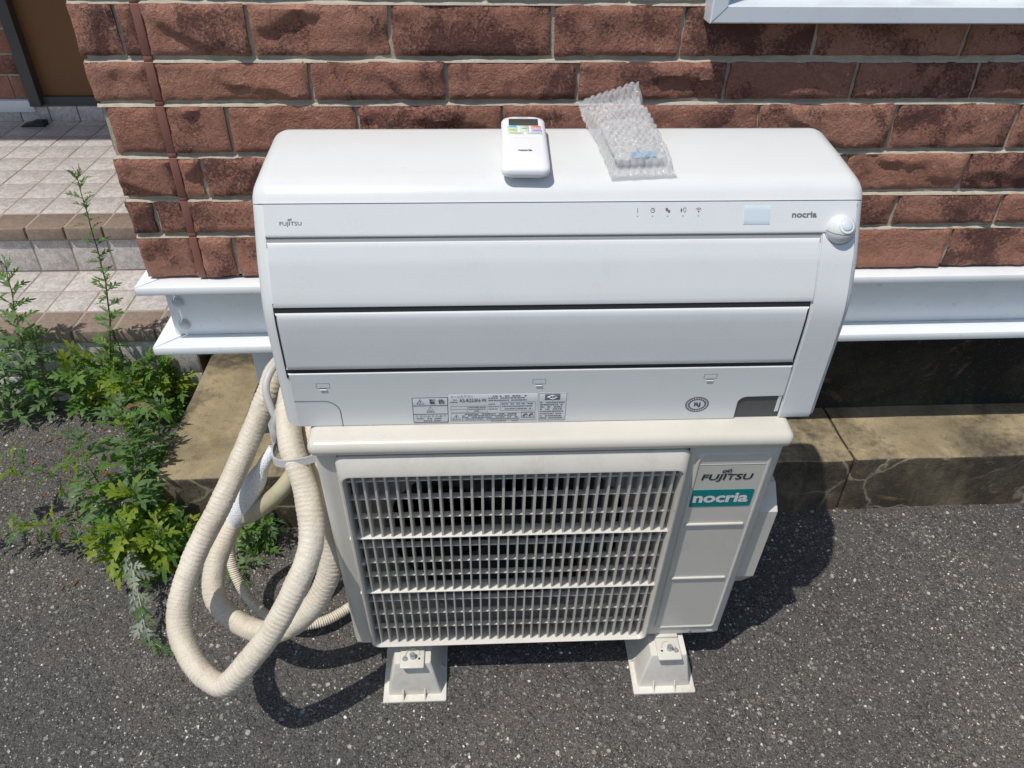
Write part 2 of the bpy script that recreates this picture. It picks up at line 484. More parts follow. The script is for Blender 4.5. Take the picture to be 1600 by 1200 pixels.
# stone chips standing proud of the worn asphalt
b = MB(); rng = random.Random(3)
for i in range(32000):
    near = rng.random() < .75
    x = rng.uniform(-1.25, 1.35); y = rng.uniform(-.42, .34) if near else rng.uniform(-.42, .78)
    if y > .33 and x > -.775: continue
    s = rng.choice((.0008, .0009, .0011, .0013, .0016, .0021, .0032)) * rng.uniform(.7, 1.25)
    if rng.random() < .02: s *= 1.6
    z = gz(x, y); a = rng.uniform(0, 6.28); n = rng.choice((4, 5, 5, 6))
    el = rng.uniform(.5, 1)
    ring = []; top = []
    for k in range(n):
        t = a + 6.283 * k / n; q = rng.uniform(.75, 1.25)
        dx, dy = math.cos(t) * s * q, math.sin(t) * s * q * el
        dx, dy = dx * math.cos(a) - dy * math.sin(a), dx * math.sin(a) + dy * math.cos(a)
        ring.append((x + dx, y + dy, z - .0008)); top.append((x + dx * .6, y + dy * .6, z + s * rng.uniform(.25, .6)))
    b.add(ring + top, [tuple(range(n, 2 * n))] + [(k, (k + 1) % n, n + (k + 1) % n, n + k) for k in range(n)])
tag(b.build('stone_chips', M['chips'], recalc=False), 'pale and grey stone chips bedded in the worn asphalt', 'gravel', kind='stuff')

# ------------------------------------------------------------------ brick house
WALL_Y = .432
house = thing('brick_house', 'house wall of rough brown bricks on a white steel base beam', 'house', (0, .432, .45))

def brick_mesh(L, H, seed, m, T=.018, cell=.0058, amp=1.7):
    nx = max(4, int(L / cell)); nz = max(3, int(H / cell))
    rr = random.Random(seed); ox, oz = rr.uniform(-50, 50), rr.uniform(-50, 50)
    def jit(p): return noise.noise(Vector((p[0] * 45 + ox, p[1] * 45, oz))) * .0026
    v = []; f = []
    led = rr.random() < .55; la, lb = rr.uniform(-.6, .6), rr.uniform(-.4, .4)
    for j in range(nz + 1):
        for i in range(nx + 1):
            x = -L / 2 + L * i / nx; z = -H / 2 + H * j / nz
            e = min(i, nx - i, j, nz - j)
            p = Vector((x * 14 + ox, z * 14, oz))
            h = noise.noise(p) * .0022 + noise.noise(p * 3.1) * .0014 + abs(noise.noise(p * 6.5)) * .0010
            if led:
                q = z - la * x - lb * H + noise.noise(p * 1.7) * .02
                h += .0022 * max(-1, min(1, q / .004)) * max(0, min(1, .6 + noise.noise(p * .8) * 2))
            h *= amp
            if e == 0:
                h = -.0022 + min(0, h) - .0016 * max(0, noise.noise(Vector((x * 70 + ox, z * 70, oz)))) * 2; x += jit((x + 3, z)); z += jit((x, z + 7)) * .7
            elif e == 1: h = h * .9 - .0002
            v.append((x, -h, z))
    W = nx + 1
    for j in range(nz):
        for i in range(nx):
            f.append((j * W + i, j * W + i + 1, (j + 1) * W + i + 1, (j + 1) * W + i))
    rim = [i for i in range(W)] + [j * W + nx for j in range(1, nz + 1)] + [nz * W + i for i in range(nx - 1, -1, -1)] + [j * W for j in range(nz - 1, 0, -1)]
    k = len(v)
    v += [(v[i][0], T, v[i][2]) for i in rim]
    n = len(rim)
    f += [(rim[(i + 1) % n], rim[i], k + i, k + (i + 1) % n) for i in range(n)]
    mb = MB(); mb.add(v, f)
    return mb.mesh('brick', M[m], 40, recalc=False)

wall = MB().box(-.6925, 3.2, .4395, .50, .604, 1.30).build('wall', M['mortar'], house)
upper = MB().box(-.695, 3.2, .433, .50, 1.302, 3.0).build('upper_wall', M['courses'], house)
ROWS = [(1.0675, 1.150), (.9845, 1.058), (.9170, .975), (.8325, .908), (.7560, .823), (.6892, .7468), (.6005, .680)]
J = [[-.5, -.29, -.08, .14, .36, .58, .80, 1.02, 1.24],
     [-.632, -.439, -.225, .027, .231, .447, .697, .925, 1.14, 1.36],
     [-.356, -.141, .070, .315, .530, .738, .962, 1.19, 1.40],
     [-.498, -.290, -.052, .166, .380, .619, .834, 1.06, 1.28],
     [-.557, -.330, -.110, .118, .335, .556, .778, 1.00, 1.22],
     [-.654, -.420, -.200, .020, .240, .458, .671, .870, 1.09, 1.31],
     [-.532, -.300, -.080, .140, .362, .580, .798, 1.02, 1.24]]
bed = MB()
for (z0, z1), (y0_, y1_) in zip(ROWS[:-1], ROWS[1:]):
    n_ = 120
    up_ = []; lo_ = []; bk_ = []
    for k in range(n_ + 1):
        x_ = -.6975 + 2.3 * k / n_; q_ = noise.noise(Vector((x_ * 60, z0 * 40, 0))) * .0006
        up_.append((x_, .4388, y1_ + .0040 + q_)); lo_.append((x_, .4352 + q_, y1_ + .0012 + q_)); bk_.append((x_, .4342 + q_, y1_ - .001))
    bed.loft([up_, lo_, bk_], closed=False)
bed.build('bed_joints', M['mortar'], house, 60)
STRIP = (-.6065, -.5945)
rng = random.Random(11)
for r, ((z0, z1), js) in enumerate(zip(ROWS, J)):
    xs = [-.699 + (.013 if r == 3 else 0)] + js + [1.6]
    for k in range(len(xs) - 1):
        x0 = xs[k] + (.0031 if k else 0); x1 = xs[k + 1] - .0031
        parts = [(x0, x1)]
        if x0 < STRIP[0] < x1 or x0 < STRIP[1] < x1:
            parts = [(a, c) for a, c in ((x0, STRIP[0] - .001), (STRIP[1] + .001, x1)) if c - a > .012]
        for a, c in parts:
            m = rng.choice(('brick', 'brickd', 'brick', 'brickd', 'brickp', 'brick'))
            me = brick_mesh(c - a, z1 - z0, rng.randint(0, 9999), m)
            link('brick', me, wall, ((a + c) / 2 - wall.location.x * 0, 0, 0)).location = ((a + c) / 2 , WALL_Y + rng.uniform(-.0008, .0012), (z0 + z1) / 2)
sm = MB()
for r, (z0, z1) in enumerate(ROWS):
    sm.rbox(STRIP[0] - .001, STRIP[1] + .001, .4333 + .0004 * (r % 2), .442, z0 - .0005, z1 + .0005, .0012, 2)
    sm.rbox(STRIP[0] - .001, STRIP[1] + .001, .4342, .443, z1 - .001, z1 + .0105, .001, 1)
sm.build('sealant_strip', M['sealant'], house, 50)

side = MB().box(-.6925, -.64, .5005, 1.99, .604, 3.0).build('side_wall', M['mortar'], house)
for r, (z0, z1) in enumerate(ROWS):
    y = .444
    while y < 1.97:
        L = min(rng.uniform(.19, .25), 1.975 - y)
        if L > .03:
            o = link('brick', brick_mesh(L - .007, z1 - z0, rng.randint(0, 9999), rng.choice(('brick', 'brickd')), cell=.016), side)
            o.rotation_euler = (0, 0, R(-90)); o.location = (-.699, y + L / 2, (z0 + z1) / 2)
        y += L
for o in list(wall.children) + list(side.children):        # parents carry the house offset
    o.location = Vector(o.location)

# base beam: steel channel under the brickwork
def bevelled(poly, a0, a1, w, axis='z', seg=2):
    t = MB(); t.prism(poly, a0, a1, axis)
    bm = bmesh.new()
    vs_ = [bm.verts.new(p) for p in t.v]
    for q in t.f: bm.faces.new([vs_[i] for i in q])
    bmesh.ops.recalc_face_normals(bm, faces=bm.faces)
    bmesh.ops.bevel(bm, geom=list(bm.edges), offset=w, segments=seg, profile=.5, affect='EDGES')
    return bm
beam = MB()
for z0, z1 in ((.449, .466), (.579, .5955)):
    beam.addbm(bevelled([(-.716, .405), (3.2, .405), (3.2, .462), (-.659, .462)], z0, z1, .0025))
beam.box(-.6845, 3.2, .4525, .4605, .4665, .5785)
beam = beam.build('base_beam', M['beam'], house, 35)
sb = MB()
for z0, z1 in ((.449, .466), (.579, .5955)):
    sb.addbm(bevelled([(-.7172, .4062), (-.6602, .4632), (-.6602, 1.97), (-.7172, 1.97)], z0, z1, .0025))
sb.box(-.6840, -.676, .4615, 1.97, .4665, .5785)
sb.build('side_beam', M['beam'], house, 35)
for (x, z) in ((-.664, .540), (-.663, .490)):
    h = MB().lathe([(.0115, -.001), (.0115, .0018), (.0108, .0022), (.0085, .0023), (.0083, .0070), (.0070, .0080)], 18, (x, .4525, z), (0, -1, 0))
    o = h.build('bolt', M['boltp'], beam, 40); o.location = (0, 0, 0)
MB().rbox(-.545, -.47, .438, .51, .184, .4495, .004).build('post', M['beam'], house, 35)
MB().box(-.655, 3.19, .475, 2.2, .5975, .6035).build('floor', M['crawl_shade'], house)  # unseen floor closing the crawlspace, its darkness put into the colour
MB().box(-.69, 3.2, 2.2, 2.26, -.05, 3.0).build('rear_wall', M['crawl_shade'], house)  # same painted darkness, so the crawlspace stays black at the back

# window above the wall, its lower rail in the picture
wx0, wx1, wz0, wz1, wy = .262, 1.75, 1.0395, 2.1, .396
def rect(i, y): return [(wx0 + i, y, wz0 + i), (wx1 - i, y, wz0 + i), (wx1 - i, y, wz1 - i), (wx0 + i, y, wz1 - i)]
win = MB().loft([rect(0, .4385), rect(0, wy + .002), rect(.002, wy), rect(.0235, wy), rect(.0255, wy + .002), rect(.0285, .432), rect(.046, .432), rect(.046, .4345)]).build('window', M['alu'], house, 30)
tag(win, 'pale aluminium window frame with mitred corner')
o = MB().box(wx0 + .04, wx1 - .04, .4335, .437, wz0 + .04, wz1 - .04).build('pane', M['glass'], win); o.location = (0, 0, 0)
mj = MB()
for (x, z, sx, sz) in ((wx0, wz0, 1, 1), (wx1, wz0, -1, 1)):
    mj.add([(x + sx * .001, wy - .0003, z + sz * .0016), (x + sx * .0016, wy - .0003, z + sz * .001), (x + sx * .0245, wy - .0003, z + sz * .0239), (x + sx * .0239, wy - .0003, z + sz * .0245)], [(0, 1, 2, 3)])
o = mj.build('mitre_joint', M['greyink'], win); o.location = (0, 0, 0)

# back of the porch: door, jamb, brick pier, canopy that shades it
BY = 1.981
MB().box(-1.575, -.70, BY + .01, BY + .05, .492, 2.45).build('door', M['door'], house)
jm = MB().box(-1.612, -1.575, BY - .03, BY + .05, .466, 2.5).box(-1.575, -.70, BY - .005, BY + .05, .466, .4915).build('door_frame', M['jamb'], house)
pier = MB().box(-2.6, -1.6125, BY + .006, BY + .06, .485, 3.0).build('porch_wall', M['mortar'], house)
zr = .487
for r in range(9):
    hh = (.071, .058, .070, .074, .066, .073, .06, .07, .07)[r]
    x = -1.614; first = True
    while x > -2.5:
        L = .052 if (first and r % 3 == 0) else rng.uniform(.19, .24)
        first = False
        o = link('brick', brick_mesh(L - .007, hh, rng.randint(0, 9999), rng.choice(('brickp', 'brick')), cell=.016), pier)
        o.location = (x - L / 2, BY - .002, zr + hh / 2); x -= L
    zr += hh + .009
MB().rbox(-2.6, -1.605, BY - .022, BY + .02, .444, .484, .003).build('wall_trim', M['beam'], house, 35)
MB().box(-4.5, -.70, 1.10, 2.3, 2.62, 2.74).build('porch_canopy', M['beam'], house)
for pr_ in (wall, side, pier, win, beam):      # children of parts were given house coordinates: undo the part offset
    for o in pr_.children:
        o.matrix_parent_inverse = Matrix.Identity(4)

# ------------------------------------------------------------------ concrete footing
ft = thing('concrete_footing', 'stained concrete footing with cracked mouldy face under the house beam', 'footing', (0, .345, .03))
for x0, x1 in ((-.768, .7095), (.7125, 3.2)):
    bm = bmesh.new()
    bmesh.ops.create_cube(bm, size=1)
    for w in bm.verts:
        w.co = ((x0 + x1) / 2 + w.co.x * (x1 - x0), 1.17 + w.co.y * 1.65, .0425 + w.co.z * .285)
    bmesh.ops.bevel(bm, geom=list(bm.edges), offset=.007, segments=3, profile=.5, affect='EDGES')
    bmesh.ops.subdivide_edges(bm, edges=[e for e in bm.edges if e.calc_length() > .2], cuts=40, use_grid_fill=True)
    for w in bm.verts:
        k = Vector(w.co)
        w.co += Vector((noise.noise(k * 14), noise.noise(k * 14 + Vector((9, 0, 0))), noise.noise(k * 14 + Vector((0, 9, 0))))) * .0028
    t = MB(); t.addbm(bm)
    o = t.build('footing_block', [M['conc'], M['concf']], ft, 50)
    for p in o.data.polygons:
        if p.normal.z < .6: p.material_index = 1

MB().rbox(-.47, 3.2, .525, .64, .182, .597, .004).build('foundation_wall', M['mould_shade'], ft)  # mouldy face with the under-beam shade put into its colour
# ------------------------------------------------------------------ tiled porch steps
porch = thing('porch_steps', 'tiled porch steps in speckled granite tiles with brown nosings', 'steps', (-1.3, .78, .07))
XA, PX, XJ = -.79, .0985, -1.170
cols = []
x = XA
while x > -2.1:
    nxt = XJ + PX * (math.floor((x - XJ - .001) / PX))
    cols.append((nxt + .002, x - .002)); x = nxt
MB().box(-2.6, XA, .7800, 1.12, -.05, .2783).box(-2.6, XA, 1.0850, 2.0, -.05, .4083).build('step_core', M['grout'], porch)
cache = {}
def tile(name, sx, sy, sz, m, loc, r=.0018):
    k = (name, round(sx, 4), round(sy, 4), round(sz, 4), m)
    if k not in cache:
        cache[k] = MB().rbox(-sx / 2, sx / 2, -sy / 2, sy / 2, -sz / 2, sz / 2, r, 2).mesh(name, M[m], 40)
    o = link(name, cache[k], porch, loc)
    o.location += Vector((0, 0, rng.uniform(-.0005, .0005)))
for (x0, x1) in cols:
    xc, w = (x0 + x1) / 2, x1 - x0
    for (y0, ym, z, rows_) in ((.771, .868, .280, [.868, .972, 1.087]), (1.073, 1.172, .410, [1.172 + .1078 * i for i in range(8)] + [1.978])):
        tile('nosing_tile', w, ym - y0 - .004, .034, 'nose', (xc, (y0 + ym) / 2 - .001, z - .017), .004)
        for a, c in zip(rows_[:-1], rows_[1:]):
            if c - a > .02: tile('floor_tile', w, c - a - .004, .012, 'tile', (xc, (a + c) / 2, z - .0062))
    tile('riser_tile', w, .012, .089, 'tile', (xc, 1.0895, .3275))
    tile('riser_tile', w, .012, .095, 'tile', (xc, .784, .197))
    tile('riser_tile', w, .012, .095, 'tile', (xc, .784, .098))
    tile('skirting_tile', w, .012, .050, 'tile', (xc, 1.973, .4365))
ds = thing('door_stop', 'small black rubber wedge lying by the porch door', 'door stop', (-1.60, 1.93, .410))
MB().prism([(-1.642, .409), (-1.566, .409), (-1.566, .425), (-1.60, .424), (-1.642, .414)], 1.905, 1.945, 'y').build('wedge', M['rubber'], ds)
MB().rbox(-1.60, -1.57, 1.912, 1.938, .4235, .4275, .001).build('grip_pad', M['rubber'], ds)

# ================================================================== OUTDOOR UNIT (drive frame coordinates)
ou = thing('outdoor_unit', 'beige outdoor air conditioner unit with slatted fan grille on two plastic blocks', 'air conditioner', (0, .15, .09), 'drive')
HW, DEP, ZB, ZT = .3305, .288, .1015, .590
def rpath(x0, x1, y0, y1, r, n=6):          # plan outline, starts on the front edge right of the grille, runs round to the left of it
    out = [(.192, y0)]
    for cx, cy, a0 in ((x1 - r, y0 + r, -90), (x1 - r, y1 - r, 0), (x0 + r, y1 - r, 90), (x0 + r, y0 + r, 180)):
        for k in range(n + 1):
            a = R(a0 + 90 * k / n)
            out.append((cx + r * math.cos(a), cy + r * math.sin(a)))
    out.append((-.297, y0))
    return out
c = MB()
po = rpath(-HW, HW, 0, DEP, .020); pi = rpath(-HW + .0015, HW - .0015, .0015, DEP - .0015, .0185)
loops = []
for z, q in ((ZB, po), (ZT, po)):
    loops.append([(x, y, z) for x, y in q])
c.loft(loops, closed=False)
c.loft([[(x, y, z) for x, y in pi] for z in (ZB, ZT)], closed=False)
c.rbox(-HW + .004, HW - .004, .004, DEP - .004, ZB - .008, ZB + .006, .004)
casing = c.build('casing', M['steel'], ou, 40)
# inside: coil wall, partition, shroud plate with round opening
MB().box(-HW + .004, .19, DEP - .03, DEP - .006, ZB + .007, ZT - .004).build('coil', M['black'], ou)
MB().box(.1925, .196, .004, DEP - .006, ZB + .007, ZT - .004).build('partition', M['black'], ou)
sh = MB(); FC = (-.058, .338); FR = .205; ring = []; box_ = []; n = 64
for k in range(n):
    a = 2 * math.pi * k / n; ca, sa = math.cos(a), math.sin(a)
    t = min((.1915 - FC[0]) / ca if ca > 1e-6 else 9, (-.3035 - FC[0]) / ca if ca < -1e-6 else 9, (.5885 - FC[1]) / sa if sa > 1e-6 else 9, (.104 - FC[1]) / sa if sa < -1e-6 else 9)
    box_.append((FC[0] + ca * t, .034, FC[1] + sa * t))
    ring.append((FC[0] + ca * FR, .034, FC[1] + sa * FR))
lip = [(FC[0] + math.cos(2 * math.pi * k / n) * (FR - .012), .060, FC[1] + math.sin(2 * math.pi * k / n) * (FR - .012)) for k in range(n)]
sh.loft([box_, ring, lip]).build('shroud', M['inner'], ou, 30)
fan = MB().lathe([(.046, 0), (.046, .03), (.040, .038), (.012, .040)], 24, (FC[0], .095, FC[1]), (0, -1, 0)).build('fan_hub', M['fan'], ou, 40)
for k in range(3):
    bl = MB(); g = []
    for i in range(7):
        rr = .044 + (.186 - .044) * i / 6; wd = .32 + .55 * (i / 6)
        row = []
        for j in range(9):
            a = R(120 * k) + (j / 8 - .5) * 2 * wd + .25 * (i / 6)
            row.append((FC[0] + rr * math.cos(a), .085 + .035 * (j / 8 - .5) * 2 + .01 * math.sin(j), FC[1] + rr * math.sin(a)))
        g.append(row)
    bl.loft(g, closed=False)
    o = bl.build('fan_blade', M['fan'], fan, 50); o.location = (0, 0, 0)
# lid
lid = MB().rbox(-.3335, .3335, -.010, DEP + .008, .5885, .6145, .0125, 5).build('lid', M['lid'], ou, 40)
# grille bezel
GX0, GX1, GZ0, GZ1 = -.2995, .1925, .1125, .5875
def rr_loop(l, r_, b_, t_, y, rad, n=5):
    x0, x1, z0, z1 = GX0 + l, GX1 - r_, GZ0 + b_, GZ1 - t_
    out = []
    for cx, cz, a0 in ((x1 - rad, z1 - rad, 0), (x0 + rad, z1 - rad, 90), (x0 + rad, z0 + rad, 180), (x1 - rad, z0 + rad, 270)):
        for k in range(n + 1):
            a = R(a0 + 90 * k / n); out.append((cx + rad * math.cos(a), y, cz + rad * math.sin(a)))
    return out
gf = MB().loft([rr_loop(0, 0, 0, 0, .004, .012), rr_loop(0, 0, 0, 0, -.004, .012), rr_loop(.0015, .0015, .0015, .003, -.0075, .012),
                rr_loop(.006, .006, .005, .023, -.0195, .012), rr_loop(.0085, .0085, .007, .026, -.0200, .011), rr_loop(.0105, .0105, .0085, .0285, -.0170, .010),
                rr_loop(.0125, .0125, .009, .029, .004, .010), rr_loop(.0125, .0125, .009, .029, .010, .010)]).build('grille_frame', M['grille'], ou, 35)
SECT = [(.420, .5580, 31, .0046), (.2775, .4165, 32, .0034), (.1225, .2740, 32, .0034)]
for si, (z0, z1, cnt, th) in enumerate(SECT):
    x0, x1 = -.2785, .1725
    me = MB(); h = (z1 - z0)
    # a fin: thin blade, deeper than wide, rounded nose to the front
    pr_ = [(-th / 2, .010), (-th / 2 * .8, -.0105), (-th / 3, -.0125), (th / 3, -.0125), (th / 2 * .8, -.0105), (th / 2, .010)]
    me.prism(pr_, -h / 2, h / 2, 'z')
    fin = me.mesh('slat', M['grille'], 50)
    for k in range(cnt):
        x = x0 + (x1 - x0) * k / (cnt - 1)
        o = link('slat', fin, gf); o.location = (x, 0, (z0 + z1) / 2)
        o.rotation_euler = (0, 0, R(random.uniform(-1, 1)))
bars = [.5393, .5008, .4589, .3880, .3490, .3132, .2427, .2032, .1611]
bm_ = MB().rbox(-.243, .243, -.0085, .0010, -.0013, .0013, .0006, 1).mesh('crossbar', M['grille'], 40)
for z in bars:
    o = link('crossbar', bm_, gf); o.location = (-.0535, .0006, z)
dv = MB().prism([(.006, -.0018), (-.0125, -.0016), (-.0145, 0), (-.0125, .0016), (.006, .0018)], -.244, .244, 'x').mesh('divider_bar', M['grille'], 50)
for z in (.4182, .2757):
    o = link('divider_bar', dv, gf); o.location = (-.0535, 0, z)
for x, z in ((-.2865, .345), (.1845, .345)):
    o = MB().lathe([(.0042, 0), (.0042, .002), (.0022, .0035)], 14, (x, -.006, z), (0, -1, 0)).build('screw', M['bolt'], gf, 40); o.location = (0, 0, 0)
# embossed front panel
def rrect(x0, x1, z0, z1, rad, y, n=5):
    out = []
    rs = rad if isinstance(rad, (tuple, list)) else (rad,) * 4
    for (cx, sx, cz, sz, a0), q in zip(((x1, -1, z1, -1, 0), (x0, 1, z1, -1, 90), (x0, 1, z0, 1, 180), (x1, -1, z0, 1, 270)), rs):
        for k in range(n + 1):
            a = R(a0 + 90 * k / n); out.append((cx + sx * q + q * math.cos(a), y, cz + sz * q + q * math.sin(a)))
    return out
pr4 = (.014, .014, .006, .006)
fp = MB().loft([rrect(.2040, .3135, .1225, .5775, pr4, .0005), rrect(.2055, .312, .124, .576, pr4, -.0022), rrect(.2080, .3095, .1265, .5735, pr4, -.0030), rrect(.2105, .307, .129, .571, pr4, -.0012)], cap1=True).build('front_panel', M['steel'], ou, 12)
for z in (.4177, .2762):
    o = MB().rbox(.2115, .3020, -.0042, .0, z - .0028, z + .0028, .002, 3).build('embossed_rib', M['steel'], fp, 50); o.location = (0, 0, 0)
o = MB().box(.2095, .3075, -.00165, -.0005, .5518, .5526).build('crease', M['grille'], fp); o.location = (0, 0, 0)
FR_ = lambda x, z, y=-.0014: ((x, y, z), (1, 0, 0), (0, 0, 1), (0, -1, 0))
text('lettering', 'FUJITSU', ou, FR_(.2555, .5238), .0755, .0165, 'ink', .022, .12)
emblem('emblem', ou, FR_(.2528, .5385), .0125, .0065, 'ink', .00065)
bd = MB()
bd.loft([rrect(.2072, .3022, .4600, .4978, .003, -.0012), rrect(.2072, .3022, .4600, .4978, .003, -.0019)], cap1=True)
bd = bd.build('badge', M['teal'], ou)
text('lettering', 'nocria', ou, FR_(.2547, .4803, -.0020), .0830, .0215, 'silver', .035)
# side valve cover on the right
MB().prism([(.055, .447), (.0195, .417), (.0195, .245), (.052, .183), (.235, .183), (.235, .447)], .3302, .3625, 'x').build('valve_cover', M['steel'], ou)
for x, z in ((.2700, .1075),):
    MB().lathe([(.0042, 0), (.0042, .0015), (.002, .003)], 14, (x, -.0002, z), (0, -1, 0)).build('screw', M['bolt'], ou, 40)
MB().rbox(.302, .312, -.0012, .001, .1075, .1092, .0005, 1).build('slot', M['grille'], ou)
# mounting feet
for xc in (-.2265, .2300):
    f_ = MB()
    f_.rbox(xc - .0175, xc + .0175, -.044, .330, .0905, .0945, .0015, 2)
    f_.rbox(xc - .0200, xc + .0200, -.006, .294, .0915, .1005, .002, 2)
    foot = f_.build('foot', M['steel'], ou, 40)
    MB().rbox(xc - .0215, xc + .0215, -.047, .012, .0898, .0948, .0045, 3).build('foot_plate', M['steel'], foot, 40).location = (0, 0, 0)
    ar = []
    for k in range(13):
        a = R(180 * k / 12); ar.append((xc + .0125 * math.cos(a), -.024 + .0135 * math.sin(a), .0955))
    MB().tube(ar, .0017, 8).build('embossed_arch', M['steel'], foot, 50).location = (0, 0, 0)
    MB().lathe([(.0048, 0), (.0048, .012), (.004, .0135)], 14, (xc + .001, -.028, .094), (0, 0, 1)).build('anchor_bolt', M['bolt'], foot, 40).location = (0, 0, 0)
    sx = -1 if xc < 0 else 1
    MB().lathe([(.0050, 0), (.0050, .0015), (.0036, .0032), (.001, .0034)], 14, (xc + sx * .0125, -.030, .0944), (0, 0, 1)).build('screw', M['bolt'], foot, 40).location = (0, 0, 0)
    MB().lathe([(.0021, 0), (.0021, .0007)], 10, (xc - sx * .0125, -.030, .0944), (0, 0, 1)).build('screw_hole', M['gap'], foot).location = (0, 0, 0)

# ------------------------------------------------------------------ two plastic support blocks
for xc, lab in ((-.2265, 'cream plastic support block under the outdoor unit, the one beside the taped hoses'), (.2300, 'cream plastic support block under the outdoor unit, below the teal badge')):
    t = thing('support_block', lab, 'support block', (xc, .13, 0), 'drive', 'plastic blocks under the outdoor unit')
    def lp(hw, y0, y1, z, r): return [(p[0], p[2], z) for p in rrect(xc - hw, xc + hw, y0, y1, r, 0)]
    body = MB().loft([lp(.0485, -.050, .345, .004, .004), lp(.0335, -.0375, .332, .086, .004), lp(.0320, -.036, .3305, .0895, .004)], cap1=True).build('body', M['block'], t, 35)
    MB().loft([lp(.0570, -.063, .358, -.004, .003), lp(.0570, -.063, .358, .0035, .003), lp(.0560, -.062, .357, .0045, .003)], cap1=True).build('base_flange', M['block'], t, 35)
    for dx in (-.0205, .0185):
        MB().prism([(-.0625, .0042), (-.047, .0042), (-.0468, .022)], xc + dx - .0011, xc + dx + .0011, 'x').build('rib', M['block'], body).location = (0, 0, 0)
    for sx in (-1, 1):
        for yy in (.0, .09, .18, .27):
            r_ = MB(); r_.prism([(xc + sx * .0555, .0042), (xc + sx * .0478, .0042), (xc + sx * .0445, .022)], yy - .0011, yy + .0011, 'y')
            r_.build('rib', M['block'], body).location = (0, 0, 0)

# ================================================================== INDOOR UNIT, standing on the lid, leaning back
iu = thing('indoor_unit', 'white indoor wall air conditioner unit standing on top of the outdoor unit', 'air conditioner', (.004, .14, .6135), 'drive')
PROF = [(.030, .6135), (.033, .680), (.036, .755), (.0376, .781), (.0405, .7985), (.0460, .815), (.062, .8545), (.095, .913), (.1015, .9225), (.1085, .9285), (.118, .9322), (.130, .9338), (.19, .9355), (.252, .9355), (.260, .9335), (.2645, .928), (.266, .920), (.266, .9130), (.262, .700), (.245, .655), (.215, .6135)]
ISEAM = 7; IREAR = 17
IX0, IX1 = -.366, .374
Pv = [Vector((0, y, z)) for y, z in PROF]
Nn = []
for i in range(len(Pv)):
    a, c_ = Pv[i - 1], Pv[(i + 1) % len(Pv)]
    t = (c_ - a).normalized()
    n_ = Vector((0, -t.z, t.y))
    if i == 0: n_ = Vector((0, -1, 0))
    if i == len(Pv) - 1: n_ = Vector((0, .7, -.2))
    Nn.append(n_.normalized() if n_.length else n_)
def shell(idx, extra=None, shrink=0.0, rend=.024):
    loops = []
    for k in range(9):
        th = R(90 * k / 8); x = IX0 + rend * (1 - math.sin(th)) * 0 + rend * (1 - math.cos(R(90 - 90 * k / 8)) ) if False else None
        ang = R(90 * k / 8)
        x = IX0 + rend * (1 - math.sin(ang)); ins = rend * (1 - math.cos(ang))
        loops.append((x, ins))
    loops = loops[::-1]
    full = loops + [(IX0 + IX1 - x, ins) for x, ins in loops[::-1]]
    full = sorted(full, key=lambda q: q[0])
    out = []
    # ends narrow by the rounding; the first and last loops are the flat end caps
    for x, _ in full:
        d = min(x - IX0, IX1 - x)
        k = max(0, min(1, d / rend)); ins = rend * (1 - math.sqrt(max(0, 1 - (1 - k) ** 2))) * .8 + shrink
        out.append([(x, Pv[i].y - Nn[i].y * ins, Pv[i].z - (Nn[i].z * ins if i not in (0, len(Pv) - 1) else 0)) for i in idx])
    m_ = MB(); m_.loft(out, closed=True, cap0=True, cap1=True)
    return m_
low = [i for i in range(0, ISEAM + 1)] + [i for i in range(IREAR, len(PROF))]
top = [i for i in range(ISEAM, IREAR + 1)]
# small seam: the cover starts a millimetre above the body
body = shell(low)
ib = body.build('body', M['abs'], iu, 45)
for v in ib.data.vertices:
    if abs(v.co.z - .913) < .004 and v.co.y < .15: v.co.z -= .0006; v.co.y -= .0004
tc = shell(top).build('top_cover', M['abs'], iu, 50)
for v in tc.data.vertices:
    if v.co.z < .9150: v.co.z += .0012; v.co.y += .0004 if v.co.y < .15 else 0
